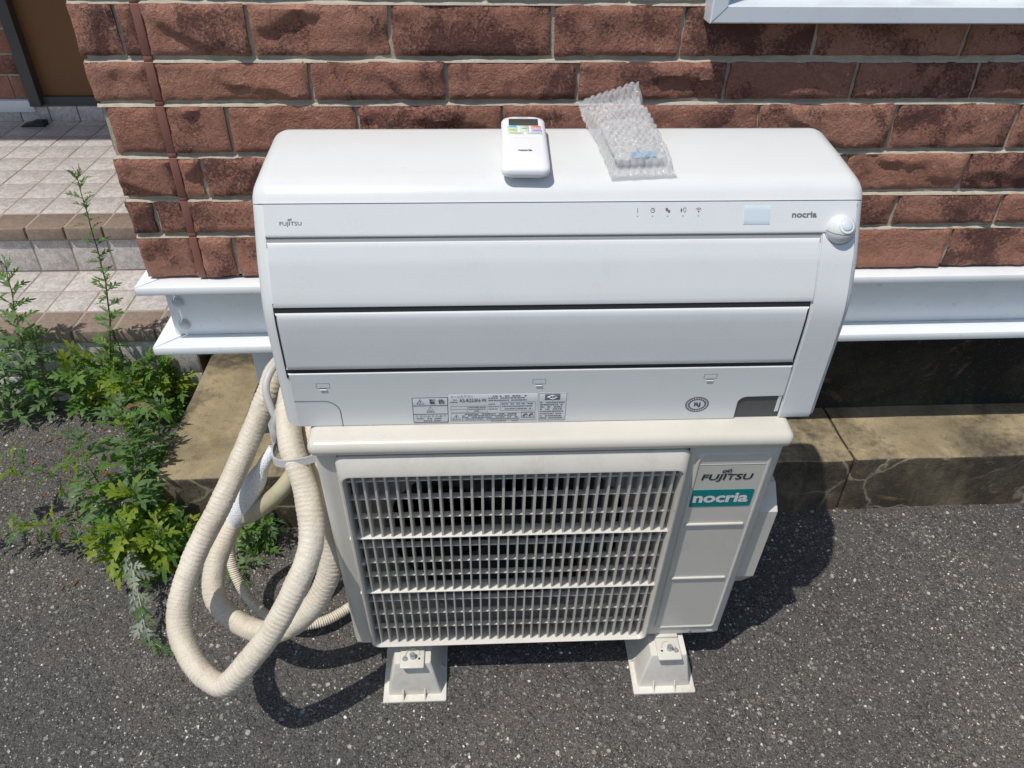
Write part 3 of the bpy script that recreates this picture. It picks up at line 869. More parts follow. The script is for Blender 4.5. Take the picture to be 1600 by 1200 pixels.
# parametrised front face
cum = [0]
for i in range(ISEAM): cum.append(cum[-1] + (Pv[i + 1] - Pv[i]).length)
def fr(x, s, lift=0.0):
    s_ = max(0, min(cum[-1] - 1e-6, s)); i = max(k for k in range(ISEAM) if cum[k] <= s_)
    k = (s_ - cum[i]) / (cum[i + 1] - cum[i])
    p = Pv[i].lerp(Pv[i + 1], k); n_ = Nn[i].lerp(Nn[i + 1], k).normalized()
    u_ = Vector((0, -n_.z, n_.y)); u_ = Vector((0, n_.z, -n_.y)) if u_.z < 0 else u_
    p = Vector((x, p.y, p.z)) + n_ * lift
    return p, Vector((1, 0, 0)), u_, n_
def slab(name, xl, xr, s0, s1, t, m, parent=iu, edge=.0012, ns=14, base=-.001, xl1=None, xr1=None, xrf=None):
    """panel that follows the front profile; side edges may slope from (xl, xr) at the bottom to (xl1, xr1) at the top"""
    xl1 = xl if xl1 is None else xl1; xr1 = xr if xr1 is None else xr1
    rows = []
    def row(s, lift, ins):
        k = (s - s0) / (s1 - s0); a = xl + (xl1 - xl) * k + ins; c_ = (xrf(s) if xrf else xr + (xr1 - xr) * k) - ins
        return [fr(a + (c_ - a) * q / 6, s, lift)[0] for q in range(7)]
    rows.append(row(s0, base, 0)); rows.append(row(s0, t - edge, 0)); rows.append(row(s0 + edge * .4, t - edge * .3, edge * .4))
    for i in range(ns + 1):
        s = s0 + edge + (s1 - s0 - 2 * edge) * i / ns
        rows.append(row(s, t, edge))
    rows.append(row(s1 - edge * .4, t - edge * .3, edge * .4)); rows.append(row(s1, t - edge, 0)); rows.append(row(s1, base, 0))
    m_ = MB(); m_.loft(rows, closed=False)
    # side walls
    nR = len(rows)
    vs2 = [p for r_ in rows for p in r_]
    for col in (0, 6):
        edge_pts = [vs2[i * 7 + col] for i in range(nR)]
        back = []
        for i in range(nR):
            k = i / (nR - 1); s = s0 + (s1 - s0) * min(1, max(0, (i - 2) / (nR - 5)))
            kk = (s - s0) / (s1 - s0); x = (xl + (xl1 - xl) * kk) if col == 0 else (xrf(s) if xrf else (xr + (xr1 - xr) * kk))
            back.append(fr(x, s, base)[0])
        m_.loft([edge_pts, back], closed=False)
    o = m_.build(name, M[m] if isinstance(m, str) else m, parent, 35)
    if parent is not iu: o.location = (0, 0, 0)
    return o
PL, PR = -.3485, .3185
slab('air_outlet', PL - .001, .3165, .084, .195, .0012, 'gap')
slab('groove', PL - .001, PR + .001, .263, .275, .0008, 'recess')
strip = slab('indicator_strip', PL - .0015, .3605, .2745, .3158, .0036, 'abs2', edge=.0018)
front = slab('front_panel', PL, .3182, .1905, .2688, .0032, 'abs2', xr1=.3176)
flap = slab('louver_flap', PL + .001, .3142, .0985, .1835, .0042, 'abs2', edge=.003, xr1=.3148)
rs = slab('right_end_panel', .3168, .3612, .0015, .2742, .0026, 'abs2', xl1=.3192, xr1=.3612, ns=30)
# lower panel with the pipe notch cut into its right end
def notch_edge(s):
    if s > .0412: return .3150
    return .2535 + .013 * (1 - math.sqrt(max(0, 1 - max(0, (s - .0282) / .013) ** 2)))
lowp = slab('lower_panel', PL + .002, .3150, .0012, .0925, .0030, 'abs', ns=90, xrf=notch_edge)
slab('notch_shade_sheet', .2535, .3166, .0012, .0430, .0004, 'notch')  # dark sheet on the shell, painting the shaded interior behind the cut
slab('notch_tab', .3085, .3145, .012, .0415, .0022, 'abs')
# corner cover outline and latch slots on the lower panel
def line3(name, pts, w, m, parent=None, lift=.0033):
    t = MB(); t.tube([fr(x, s, lift)[0] for x, s in pts], w, 6)
    o = t.build(name, M[m], parent or iu, 60)
    if parent: o.location = (0, 0, 0)
    return o
arc = [(PL + .003, .0468), (-.308, .0465)] + [(-.308 + .021 * math.sin(R(a)), .0465 - .021 * (1 - math.cos(R(a)))) for a in range(10, 91, 10)] + [(-.2868, .001)]
line3('corner_cover_seam', arc, .0007, 'greyink', lowp, .0029)
for x, s in ((-.3044, .073), (-.0211, .0742), (.2073, .0778)):
    k = line3('latch_slot', [(x - .0085, s + .004), (x - .0085, s - .004), (x - .0045, s - .004), (x - .0045, s - .006), (x + .0045, s - .006), (x + .0045, s - .004), (x + .0085, s - .004), (x + .0085, s + .004), (x - .0085, s + .004)], .00035, 'recess', lowp, .0030)
    slab('latch_mouth', x - .0045, x + .0045, s - .0060, s - .0046, .0034, 'gap', k, .0002, 2)
    slab('latch_lip', x - .0045, x + .0045, s - .0085, s - .0062, .0044, 'abs', k, .0004, 2)
# printed marks on the strip
text('lettering', 'FUJITSU', strip, fr(-.3184, .2903, .0037), .0255, .0055, 'greyink', .0)
emblem('emblem', strip, fr(-.3192, .2955, .0037), .0042, .0022, 'greyink', .00022)
text('lettering', 'nocria', strip, fr(.2950, .2967, .0037), .0305, .0070, 'greyink', .03)
def place0(o): o.location = (0, 0, 0); return o
for ch in strip.children: place0(ch)
icons = ((.0920, 'bar'), (.1103, 'clock'), (.1285, 'leaf'), (.1470, 'wave'), (.1657, 'wifi'))
for x, kind in icons:
    s = .3030
    def ln(pts, w=.00032, nm='icon'):
        return line3(nm, pts, w, 'greyink', strip, .0038)
    circ = lambda cx, cs, r_, a0=0, a1=360, n=14: [(cx + r_ * math.cos(R(a0 + (a1 - a0) * k / n)), cs + r_ * math.sin(R(a0 + (a1 - a0) * k / n))) for k in range(n + 1)]
    if kind == 'bar': ln([(x, s - .0028), (x, s + .0028)])
    if kind == 'clock': ln(circ(x, s, .0025)); ln([(x, s + .0016), (x, s), (x + .0014, s)])
    if kind == 'leaf': ln(circ(x - .0014, s + .0012, .0011), .0006); ln(circ(x + .0013, s - .0012, .0011), .0006); ln([(x - .002, s - .001), (x + .002, s + .0003)])
    if kind == 'wave': ln(circ(x - .0022, s, .0008), .0005); ln([(x - .0022, s - .0026), (x - .0022, s + .0026)], .0004); ln([(x + .0005, s + .0025), (x + .0033, s + .0025), (x + .0033, s - .001), (x + .0018, s - .0026), (x + .0005, s - .001), (x + .0005, s + .0025)])
    if kind == 'wifi':
        ln(circ(x, s - .002, .0044, 45, 135)); ln(circ(x, s - .002, .0027, 45, 135)); ln(circ(x, s - .0018, .0006), .0004)
    slab('indicator_lamp', x - .0009, x + .0009, s - .0075, s - .0061, .0039, 'recess', strip, .0003, 2)
slab('display_window', .2203, .2537, .2850, .3075, .0040, 'display', strip, .0008, 4)
# motion sensor knob
kp, kr, ku, kn = fr(.3410, .2790, .0)
kn2 = MB()
bm = bmesh.new(); bmesh.ops.create_uvsphere(bm, u_segments=28, v_segments=18, radius=.0178)
bmesh.ops.translate(bm, verts=bm.verts, vec=kp + kn * .002); kn2.addbm(bm)
sk = kn2.build('sensor_knob', M['abs'], iu, 60)
vdir = (kn * .75 + Vector((.10, -.25, .55))).normalized(); vc = kp + kn * .002
MB().lathe([(.0098, .0143), (.0098, .0158), (.0088, .0164), (.0070, .0160), (.0070, .0150)], 24, vc, vdir).build('lens_ring', M['abs'], sk, 50).location = (0, 0, 0)
MB().lathe([(.0071, .0150), (.0069, .0166), (.0055, .0176), (.003, .0182), (.0005, .0184)], 24, vc, vdir).build('lens', M['display'], sk, 60).location = (0, 0, 0)
sr = [vc + (kr * math.cos(R(a)) + (kn * .93 + ku * -.35).normalized() * math.sin(R(a))) * .01785 for a in range(0, 181, 10)]
MB().tube(sr, .00028, 6).build('knob_seam', M['greyink'], sk, 60).location = (0, 0, 0)
MB().lathe([(.0192, -.001), (.0192, .0030), (.0184, .0032), (.0184, -.001)], 32, kp, kn).build('knob_socket', M['recess'], sk, 50).location = (0, 0, 0)

# stickers on the lower panel
def sticker(name, x0, x1, s0, s1, m='label'):
    return slab(name, x0, x1, s0, s1, .00325, m, lowp, .0001, 4)
def rule(x0, s0, x1, s1, w=.00018, m='ink', parent=None):
    return line3('rule', [(x0, s0), (x1, s1)], w, m, parent, .0034)
def prn(s, x, sv, w, h, par, m='ink', bold=0.0):
    o = text('lettering', s, par, fr(x, sv, .0034), w, h, m, bold); o.location = (0, 0, 0); return o
def tri(x, s, w, par):
    line3('warning_triangle', [(x - w / 2, s - w * .4), (x, s + w * .45), (x + w / 2, s - w * .4), (x - w / 2, s - w * .4)], .00022, 'ink', par, .0034)
w1 = sticker('warning_sticker', -.1905, -.1430, .0050, .0500)
for a in ((-.1902, .0053, -.1433, .0053), (-.1902, .0497, -.1433, .0497), (-.1902, .0053, -.1902, .0497), (-.1433, .0053, -.1433, .0497), (-.1902, .0355, -.1433, .0355), (-.1902, .0205, -.1433, .0205)):
    rule(*a, .0003, 'ink', w1)
tri(-.1795, .0425, .010, w1); prn('!', -.1795, .0424, None, .005, w1, 'ink', .02)
prn('警 告', -.1575, .0427, .0215, .0082, w1, 'ink', .02)
tri(-.1665, .0282, .011, w1); rule(-.1690, .0262, -.1640, .0262, .0004, 'ink', w1)
prn('ケガのおそれあり', -.1668, .0168, .0415, .0038, w1)
rg = random.Random(5)
def smallprint(par, x0, x1, sv, h=.0018, m='greyink', fill=.85):
    t = MB(); x = x0
    while x < x1:
        w = rg.uniform(.0012, .0042)
        if rg.random() < fill and x + w < x1:
            a = [fr(x, sv - h / 2, .0035)[0], fr(x + w, sv - h / 2, .0035)[0], fr(x + w, sv + h / 2, .0035)[0], fr(x, sv + h / 2, .0035)[0]]
            t.add(a, [(0, 1, 2, 3)])
        x += w + rg.uniform(.0004, .0009)
    if t.f: t.build('print_line', M[m], par).location = (0, 0, 0)
smallprint(w1, -.186, -.147, .0122); smallprint(w1, -.184, -.149, .0082)
w2 = sticker('rating_sticker', -.1412, -.0222, .0050, .0532)
prn('ルームエアコン', -.1240, .0508, .0300, .0036, w2, 'ink')
prn('AS-R223N-W', -.1092, .0437, .0365, .0062, w2, 'ink', .005)
for sv in (.0445, .0405): smallprint(w2, -.140, -.1295, sv, .0016)
for sv in (.0502, .0468, .0428): smallprint(w2, -.0885, -.0365, sv, .0017)
for a in ((-.139, .0225, -.090, .0225), (-.139, .0335, -.090, .0335), (-.139, .0225, -.139, .0335), (-.117, .0225, -.117, .0335), (-.103, .0225, -.103, .0335), (-.090, .0225, -.090, .0335), (-.139, .028, -.117, .028),
          (-.072, .0245, -.0245, .0245), (-.072, .039, -.0245, .039), (-.072, .0245, -.072, .039), (-.0245, .0245, -.0245, .039), (-.139, .0075, -.0225, .0075), (-.139, .0205, -.0440, .0205), (-.139, .0075, -.139, .0205)):
    rule(*a, .00014, 'greyink', w2)
for sv in (.0245, .0277, .031): smallprint(w2, -.1155, -.0915, sv, .0015)
for sv in (.0275, .032, .0362): smallprint(w2, -.0885, -.0735, sv, .0013); smallprint(w2, -.0705, -.028, sv, .0016)
tri(-.1318, .0140, .0105, w2); prn('!', -.1318, .0139, None, .005, w2, 'ink', .02)
for sv in (.0100, .0130, .0160, .0187): smallprint(w2, -.1245, -.046, sv, .0016)
smallprint(w2, -.085, -.045, .0058, .0011)
line3('mark_frame', [(-.0435, .0115), (-.0250, .0115), (-.0250, .0210), (-.0435, .0210), (-.0435, .0115)], .0003, 'ink', w2, .0034)
for k in (-.0385, -.0305): line3('mark_swirl', [(k - .0025, .0140), (k, .0178), (k + .003, .0170)], .0010, 'ink', w2, .0033)
w3 = sticker('safety_sticker', -.0205, .0168, .0055, .0540)
slab('mark_plate', -.0125, .0085, .0415, .0520, .0034, 'greyink', w3, .0002, 2)
line3('mark_eye', [(-.0088, .0468), (-.002, .0500), (.0048, .0468), (-.002, .0436), (-.0088, .0468)], .0007, 'label', w3, .0035)
line3('mark_pupil', [(-.0028, .0468), (-.0012, .0468)], .0010, 'label', w3, .0034)
for sv in (.0375, .0335, .0295, .0255, .0215, .0175, .0135, .0095): smallprint(w3, -.0185, .0150, sv, .0020)
for a in ((-.0203, .0057, .0166, .0057), (-.0203, .0538, .0166, .0538), (-.0203, .0057, -.0203, .0538), (.0166, .0057, .0166, .0538)): rule(*a, .00014, 'greyink', w3)
# round refrigerant mark
rm = MB(); pts = [fr(.1970 + .0163 * math.cos(R(a)), .0290 + .0132 * math.sin(R(a)), .0034)[0] for a in range(0, 360, 10)]
rm.add(pts, [tuple(range(36))]); rm = rm.build('round_mark', M['greyink'], lowp); rm.location = (0, 0, 0)
ri = MB(); pts = [fr(.1970 + .0100 * math.cos(R(a)), .0290 + .0078 * math.sin(R(a)), .0036)[0] for a in range(0, 360, 10)]
ri.add(pts, [tuple(range(36))]); ri.build('mark_centre', M['label'], rm).location = (0, 0, 0)
o = text('lettering', 'RJ', rm, fr(.1970, .0290, .0039), .0088, .0085, 'ink', .03); o.location = (0, 0, 0)
tk = MB()
for a in range(0, 360, 15):
    c0 = fr(.1970 + .0134 * math.cos(R(a)), .0290 + .0106 * math.sin(R(a)), .0037)[0]
    tk.box(c0.x - .0007, c0.x + .0007, c0.y - .0002, c0.y + .0001, c0.z - .0009, c0.z + .0009)
tk.build('mark_letters', M['label'], rm).location = (0, 0, 0)

# ================================================================== THINGS ON THE INDOOR UNIT
ZTOP = .9355
def top_frame(x, y, yaw): return x, y, yaw
rc = thing('remote_control', 'white remote control with dark screen and coloured buttons lying bare on top', 'remote control', (-.040, .185, ZTOP), 'drive')
def tr_remote(px, py, pz, o=(-.0400, .1735, ZTOP + .001), yaw=R(-1.5), tilt=R(1.8)):
    # local: px across, py along (top = +), pz up
    c_, s_ = math.cos(yaw), math.sin(yaw)
    z = pz * math.cos(tilt) + (py + .068) * math.sin(tilt)
    return (o[0] + px * c_ - py * s_, o[1] + px * s_ + py * c_, o[2] + z)
def rrloop(hw_b, hw_t, y0, y1, z, rb, rt, n=6, ins=0.0, fn=tr_remote):
    out = []
    for cx, cy, a0, r_ in ((hw_t - ins - rt, y1 - ins - rt, 0, rt), (-(hw_t - ins - rt), y1 - ins - rt, 90, rt), (-(hw_b - ins - rb), y0 + ins + rb, 180, rb), ((hw_b - ins - rb), y0 + ins + rb, 270, rb)):
        for k in range(n + 1):
            a = R(a0 + 90 * k / n); out.append(fn(cx + r_ * math.cos(a), cy + r_ * math.sin(a), z))
    return out
L0, L1 = -.071, .071
lo = [rrloop(.0265, .0265, L0 + .006, L1 - .004, 0, .010, .012, ins=.003), rrloop(.0278, .0272, L0 + .004, L1 - .002, .004, .010, .012), rrloop(.0285, .0275, L0 + .002, L1, .0085, .010, .012)]
MB().loft(lo, cap0=True, cap1=True).build('back_shell', M['rem'], rc, 50)
lo = [rrloop(.0290, .0280, L0, L1, .0092, .010, .012), rrloop(.0290, .0280, L0, L1, .0125, .010, .012), rrloop(.0286, .0276, L0, L1, .0150, .010, .012, ins=.0012), rrloop(.0278, .0268, L0, L1, .0166, .010, .012, ins=.0035), rrloop(.0270, .0262, L0 + .003, L1, .0172, .010, .012, ins=.006)]
rb_ = MB().loft(lo, cap0=True, cap1=True).build('body', M['rem'], rc, 50)
def rplate(name, x0, x1, y0, y1, t, m, parent=rc, z=.0171, r_=.0012):
    cx, cy = (x0 + x1) / 2, (y0 + y1) / 2
    f_ = lambda a, b_, c_: tr_remote(cx + a, cy + b_, c_)
    hw, hh = (x1 - x0) / 2, (y1 - y0) / 2
    o = MB().loft([rrloop(hw, hw, -hh, hh, z - .0006, r_, r_, fn=f_), rrloop(hw, hw, -hh, hh, z + t * .6, r_, r_, fn=f_), rrloop(hw, hw, -hh, hh, z + t, r_, r_, fn=f_, ins=.0003)], cap1=True).build(name, M[m], parent, 50)
    if parent is not rc: o.location = (0, 0, 0)
    return o
rplate('screen', -.0185, .0190, .0408, .0605, .0003, 'lcd')
for nm, col in (('btn_cyan', (.30, .66, .74)), ('btn_green', (.56, .68, .50)), ('btn_red', (.80, .33, .30)), ('btn_yellow', (.66, .68, .22)), ('btn_violet', (.42, .42, .78)), ('btn_pale', (.62, .70, .58))):
    M[nm] = mat(nm, col, .4)
for x0, x1, y0, y1, m in ((-.0205, -.0080, .0318, .0390, 'btn_cyan'), (-.0050, .0065, .0225, .0390, 'btn_green'), (.0090, .0220, .0318, .0390, 'btn_red'), (-.0205, -.0080, .0225, .0292, 'btn_yellow'), (.0095, .0225, .0225, .0292, 'btn_violet'), (-.0205, -.0005, .0150, .0200, 'btn_pale'), (.0022, .0228, .0150, .0200, 'btn_pale')):
    k = rplate('button', x0, x1, y0, y1, .0010, m)
    o = rplate('button_print', x0 + .0025, x1 - .0025, (y0 + y1) / 2 - .0006, (y0 + y1) / 2 + .0010, .0001, 'greyink', k, .0181, .0003)
rplate('cover_line', -.0130, .0140, .0058, .0068, .0003, 'abs', r_=.0003)
def rtext(s, x, y, w, h, m='ink', bold=0.0):
    a = Vector(tr_remote(x, y, .0173)); r_ = (Vector(tr_remote(x + .01, y, .0173)) - a).normalized(); u_ = (Vector(tr_remote(x, y + .01, .0173)) - a).normalized()
    text('lettering', s, rc, (a, r_, u_, r_.cross(u_)), w, h, m, bold)
rtext('nocria', .0005, -.0265, .0165, .0046, 'ink', .03)
rtext('FUJITSU', .0, .0625, .0125, .0024, 'greyink')

# wrapped packet: a small white device inside a clear bubble bag that overhangs the back edge
def tr_bag(px, py, pz):
    # py from 0 (front) to 1 (mouth); the bag leans a little as it runs back
    y = .1145 + py * .200; k = py
    x = .1000 + px * (1 + .10 * k) - .016 * k + .004 * math.sin(3 * k)
    return (x, y + px * .06 * (1 - k) + px * .30 * k, ZTOP + .0008 + pz + .004 * k * k)
dv_ = thing('wrapped_device', 'small white device with a blue label sealed inside the bubble wrap bag', 'remote holder', (.095, .19, ZTOP), 'drive')
fdev = lambda a, b_, c_: tr_bag(a, .40 + b_ / .205, c_)
MB().loft([rrloop(.029, .029, -.058, .058, .003, .006, .008, fn=fdev, ins=.002), rrloop(.029, .029, -.058, .058, .006, .006, .008, fn=fdev), rrloop(.029, .029, -.058, .058, -.0005 + .0115, .006, .008, fn=fdev), rrloop(.029, .029, -.058, .058, .0130, .006, .008, fn=fdev, ins=.003)], cap0=True, cap1=True).build('body', M['cable'], dv_, 50)
M['bluelab'] = mat('blue_label', (.16, .36, .55), .4)
f2 = lambda a, b_, c_: tr_bag(a + .004, .155 + b_ / .205, c_)
MB().loft([rrloop(.0155, .0155, -.008, .008, .0127, .001, .001, fn=f2), rrloop(.0155, .0155, -.008, .008, .0134, .001, .001, fn=f2)], cap1=True).build('label', M['bluelab'], dv_)
bag = thing('bubble_wrap_bag', 'clear bubble wrap bag lying beside the bare remote and overhanging the back edge', 'bubble wrap', (.10, .20, ZTOP), 'drive')
def bag_sheet(side, seed):
    nx, ny = 84, 190; hw = .0400; g = []
    pit = .0088
    for j in range(ny + 1):
        v = j / ny; row = []
        for i in range(nx + 1):
            u_ = i / nx; px = (u_ * 2 - 1) * hw
            ex = max(0.0, min(1.0, (1 - abs(u_ * 2 - 1)) / .13)); ey = max(0.0, min(1.0, (v - .03) / .07)) * max(0.0, min(1.0, (1.04 - v) / .30))
            sm_ = lambda q: q * q * (3 - 2 * q)
            hgt = sm_(ex) * sm_(ey)
            z = .0145 * hgt if side > 0 else .0005
            # bubbles on a hexagonal grid
            by = v * .205 / (pit * .866); rj = round(by); bx = px / pit + (.5 if rj % 2 else 0)
            d = math.hypot((bx - round(bx)), (by - rj) * .866) * 2
            hb = noise.noise(Vector((round(bx) * 3.7 + seed, rj * 5.3, 2)))
            bub = (.75 + .6 * hb) * math.sqrt(max(0, 1 - (d / .86) ** 2)) * .0030 if d < .86 else 0
            n1 = noise.noise(Vector((px * 60 + seed, v * 14, 3))) ; n2 = noise.noise(Vector((px * 150 + seed, v * 36, 9)))
            crease = abs(noise.noise(Vector((px * 38, v * 9 + seed, 5))))
            z += side * bub + (n1 * .0034 + n2 * .0017 + (.003 - crease * .012) * .5) * (hgt * .8 + .3) * (1 if side > 0 else .25)
            if v > .86: z += (v - .86) / .14 * ((.016 + .014 * (u_ - .2)) * (1 if side > 0 else .35)) + n1 * .003
            z = max(z, .0002 if side > 0 else -.0003)
            edge = 0.0022 * noise.noise(Vector((v * 9, side, seed))) + .0008 * noise.noise(Vector((v * 40, side, seed)))
            vv_ = v + .008 * noise.noise(Vector((px * 90, seed, 1))) * (1 if j in (0, ny) else 0) + (.06 * (u_ - .35) * max(0, v - .8) / .2)
            row.append(tr_bag(px + (edge if i in (0, nx) else 0), vv_, z))
        g.append(row)
    return g
MB().loft(bag_sheet(1, 3.1), closed=False).build('upper_film', M['bubble'], bag, 80)
MB().loft(bag_sheet(-1, 8.4), closed=False).build('lower_film', M['bubble'], bag, 80)

# ================================================================== PIPES AND CABLES AT THE LEFT
def hose(name, parent, pts, r, m='tape', pitch=.0075, step=.0013, seed=0, nseg=22, ridge=.058):
    P = catmull(pts, step)
    def rad(L, a):
        ca, sa = math.cos(a), math.sin(a)
        j = noise.noise(Vector((L * 55, seed, 0))) * .8 + noise.noise(Vector((L * 9, ca * .7, sa * .7 + seed))) * .5
        ph = (L / pitch + a / (2 * math.pi) + j) % 1.0
        am = ridge * max(.15, .75 + 1.3 * noise.noise(Vector((L * 14, ca * 1.1 + 7, sa * 1.1 + seed))))
        lump = noise.noise(Vector((L * 11, ca * .9, sa * .9 + seed))) * .085 + noise.noise(Vector((L * 40, ca * 1.6, sa * 1.6 + seed))) * .045 + noise.noise(Vector((L * 130, ca * 3, sa * 3 + seed))) * .025
        return r * (1 + am * (ph - .5) + lump)
    return MB().tube(P, rad, nseg).build(name, M[m], parent, 70)
OUT = [(-.335, .335, .470), (-.375, .325, .505), (-.415, .298, .522), (-.440, .262, .515), (-.449, .235, .498), (-.467, .21, .463), (-.497, .165, .411), (-.529, .11, .363), (-.567, .055, .309), (-.591, .0, .262), (-.588, -.045, .232), (-.560, -.090, .212), (-.522, -.121, .206), (-.497, -.128, .214), (-.462, -.116, .252), (-.420, -.092, .300), (-.384, -.06, .354), (-.358, -.01, .404), (-.366, .05, .451), (-.389, .10, .498), (-.400, .16, .522), (-.400, .24, .518), (-.376, .31, .49), (-.33, .335, .44)]
hs = thing('taped_pipe', 'thick cream taped pipe hanging in the wide outer loop beside the outdoor unit', 'pipe', (-.50, .0, .2), 'drive')
hose('tape_wrap', hs, OUT, .0185, seed=1)
INN = [(-.533, .183, .266), (-.556, .148, .236), (-.574, .095, .200), (-.567, .05, .165), (-.516, .015, .143), (-.452, -.005, .156), (-.388, .005, .212), (-.352, .035, .281), (-.3515, .065, .344), (-.3525, .092, .42), (-.3600, .125, .477), (-.366, .185, .50), (-.372, .26, .485), (-.345, .325, .44), (-.31, .335, .40)]
hi = thing('taped_pipe', 'cream taped pipe in the inner loop ending in a bandaged tip', 'pipe', (-.50, .05, .14), 'drive')
hose('tape_wrap', hi, INN, .0190, seed=5)
def taper(pts, radii, name, parent, m, n=18, step=.003, bumpy=.03):
    P = catmull(pts, step); tot = sum((P[i + 1] - P[i]).length for i in range(len(P) - 1))
    def rad(L, a):
        t = min(.9999, L / tot) * (len(radii) - 1); i = int(t); k = t - i; k = k * k * (3 - 2 * k)
        return (radii[i] * (1 - k) + radii[i + 1] * k) * (1 + bumpy * noise.noise(Vector((L * 50, math.cos(a), math.sin(a)))))
    return MB().tube(P, rad, n).build(name, M[m], parent, 70)
taper([(-.542, .160, .252), (-.520, .160, .288), (-.496, .163, .333), (-.468, .172, .384), (-.447, .186, .412)], [.015, .0195, .0195, .0175, .011, .0095], 'bandage', hi, 'sock')
taper([(-.527, .158, .262), (-.504, .150, .283), (-.474, .146, .312), (-.440, .150, .347), (-.418, .170, .370)], [.0135, .0150, .0150, .0145, .0135], 'foam_sleeve', hi, 'foam')
taper([(-.447, .215, .345), (-.443, .205, .372), (-.440, .195, .40)], [.002, .0018, .0016], 'copper_wire', hi, 'ink', 8)
dh = thing('drain_hose', 'thin ribbed drain hose curving inside the pipe loops', 'hose', (-.5, .1, .05), 'drive')
P = catmull([(-.560, .20, .205), (-.578, .175, .15), (-.563, .135, .098), (-.522, .095, .068), (-.471, .075, .048), (-.41, .085, .035), (-.35, .13, .028), (-.30, .19, .02), (-.26, .25, .014)], .0012)
MB().tube(P, lambda L, a: .0092 + .0010 * math.sin(2 * math.pi * L / .0042), 16).build('ribbed_tube', M['tape'], dh, 70)
cb = thing('grey_cable', 'grey sheathed cable looped behind the white bandaged pipe tip', 'cable', (-.43, .2, .42), 'drive')
taper([(-.385, .30, .52), (-.412, .262, .548), (-.430, .23, .552), (-.440, .2, .535), (-.432, .18, .505), (-.418, .165, .475), (-.412, .16, .455), (-.415, .155, .470), (-.421, .15, .50), (-.410, .16, .530), (-.395, .19, .54), (-.375, .26, .53)], [.0062] * 4, 'sheath', cb, 'cable', 12)
taper([(-.419, .155, .505), (-.424, .153, .478), (-.428, .158, .447), (-.436, .165, .425)], [.0085, .010, .0075, .004], 'cable_loop', cb, 'cable', 12)
st = thing('cable_tie', 'flat grey strap tying the two upright taped pipes together', 'strap', (-.38, .09, .5), 'drive')
P = catmull([(-.432, .150, .452), (-.424, .112, .476), (-.412, .082, .488), (-.388, .072, .494), (-.352, .076, .500), (-.334, .085, .512), (-.3325, .12, .522)], .003)
sm = MB(); lp = []
for i, p in enumerate(P):
    t = (P[min(i + 1, len(P) - 1)] - P[max(i - 1, 0)]).normalized(); up = Vector((0, 0.25, 1)); up = (up - up.dot(t) * t).normalized(); o_ = t.cross(up)
    lp.append([p + up * .0062 + o_ * .0012, p + up * .0062 - o_ * .0012, p - up * .0062 - o_ * .0012, p - up * .0062 + o_ * .0012])
sm.loft(lp, cap0=True, cap1=True).build('strap', M['cable'], st, 40)

# ================================================================== WEEDS
def leaf_mesh(name, m, seed, lobes=3, wide=1.0):
    rr = random.Random(seed); V = []; F = []
    def pt(t, w):
        z = abs(w) * .30 - .32 * t * t + .10 * t + rr.uniform(-.015, .015)
        V.append((t, w, z)); return len(V) - 1
    def lance(t0_, dx, dy, hw, side, tooth=True):
        L_ = math.hypot(dx, dy); nx_, ny_ = -dy / L_, dx / L_
        at = lambda k, o_: (t0_ + dx * k + nx_ * o_, (dy * k + ny_ * o_) * side)
        q = [at(0, -hw * .5), at(.30, -hw * .75), at(.52, -hw)] + ([at(.70, -hw * 1.25), at(.72, -hw * .62)] if tooth else [at(.72, -hw * .7)]) + [at(1, 0), at(.70, hw * .7), at(.45, hw), at(.22, hw * .75), at(0, hw * .5)]
        ids = [pt(a, b_) for a, b_ in q]
        F.append(tuple(ids))
    for side in (1, -1):
        for i in range(lobes):
            w = (.20, .30, .24)[i % 3] * wide * rr.uniform(.85, 1.2)
            lance(.20 + .205 * i + rr.uniform(-.02, .02), .26 + rr.uniform(-.03, .05), w, .058 * wide, side)
        lance(.06, .10, .09, .022, side, False)
    lance(.66, .46, .0001, .075 * wide, 1, True)
    for a, b_ in ((0, .2), (.2, .45), (.45, .72)):
        F.append((pt(a, -.02 - .02 * (a > .1)), pt(b_, -.045), pt(b_, .045), pt(a, .02 + .02 * (a > .1))))
    me = bpy.data.meshes.new(name); me.from_pydata(V, [], F); me.materials.append(M[m])
    bm = bmesh.new(); bm.from_mesh(me); bmesh.ops.triangulate(bm, faces=bm.faces)
    for f_ in bm.faces:
        if f_.normal.z < 0: f_.normal_flip()
    bm.to_mesh(me); bm.free()
    return me
LEAF = {k: [leaf_mesh('leaf', k, i * 7 + 1, 3, wv) for i, wv in enumerate((.95, 1.15, .8))] for k in ('leafg', 'leafy', 'leafd', 'leafw', 'dry')}

def put_leaf(parent, p, d, up, size, key, rr):
    x = Vector(d).normalized(); z = Vector(up) - Vector(up).dot(x) * x
    if z.length < 1e-3: z = x.orthogonal()
    z.normalize(); y = z.cross(x)
    Mx = Matrix(((x.x, y.x, z.x), (x.y, y.y, z.y), (x.z, y.z, z.z))) @ Matrix.Rotation(rr.uniform(-.45, .45), 3, 'X')
    o = bpy.data.objects.new('leaf', rr.choice(LEAF[key])); COL.objects.link(o)
    o.parent = parent
    b_ = parent['base']
    S = Matrix.Diagonal((size, size * rr.uniform(.85, 1.15), size, 1))
    o.matrix_local = Matrix.Translation(Vector(p) - Vector(b_)) @ Mx.to_4x4() @ S
    return o

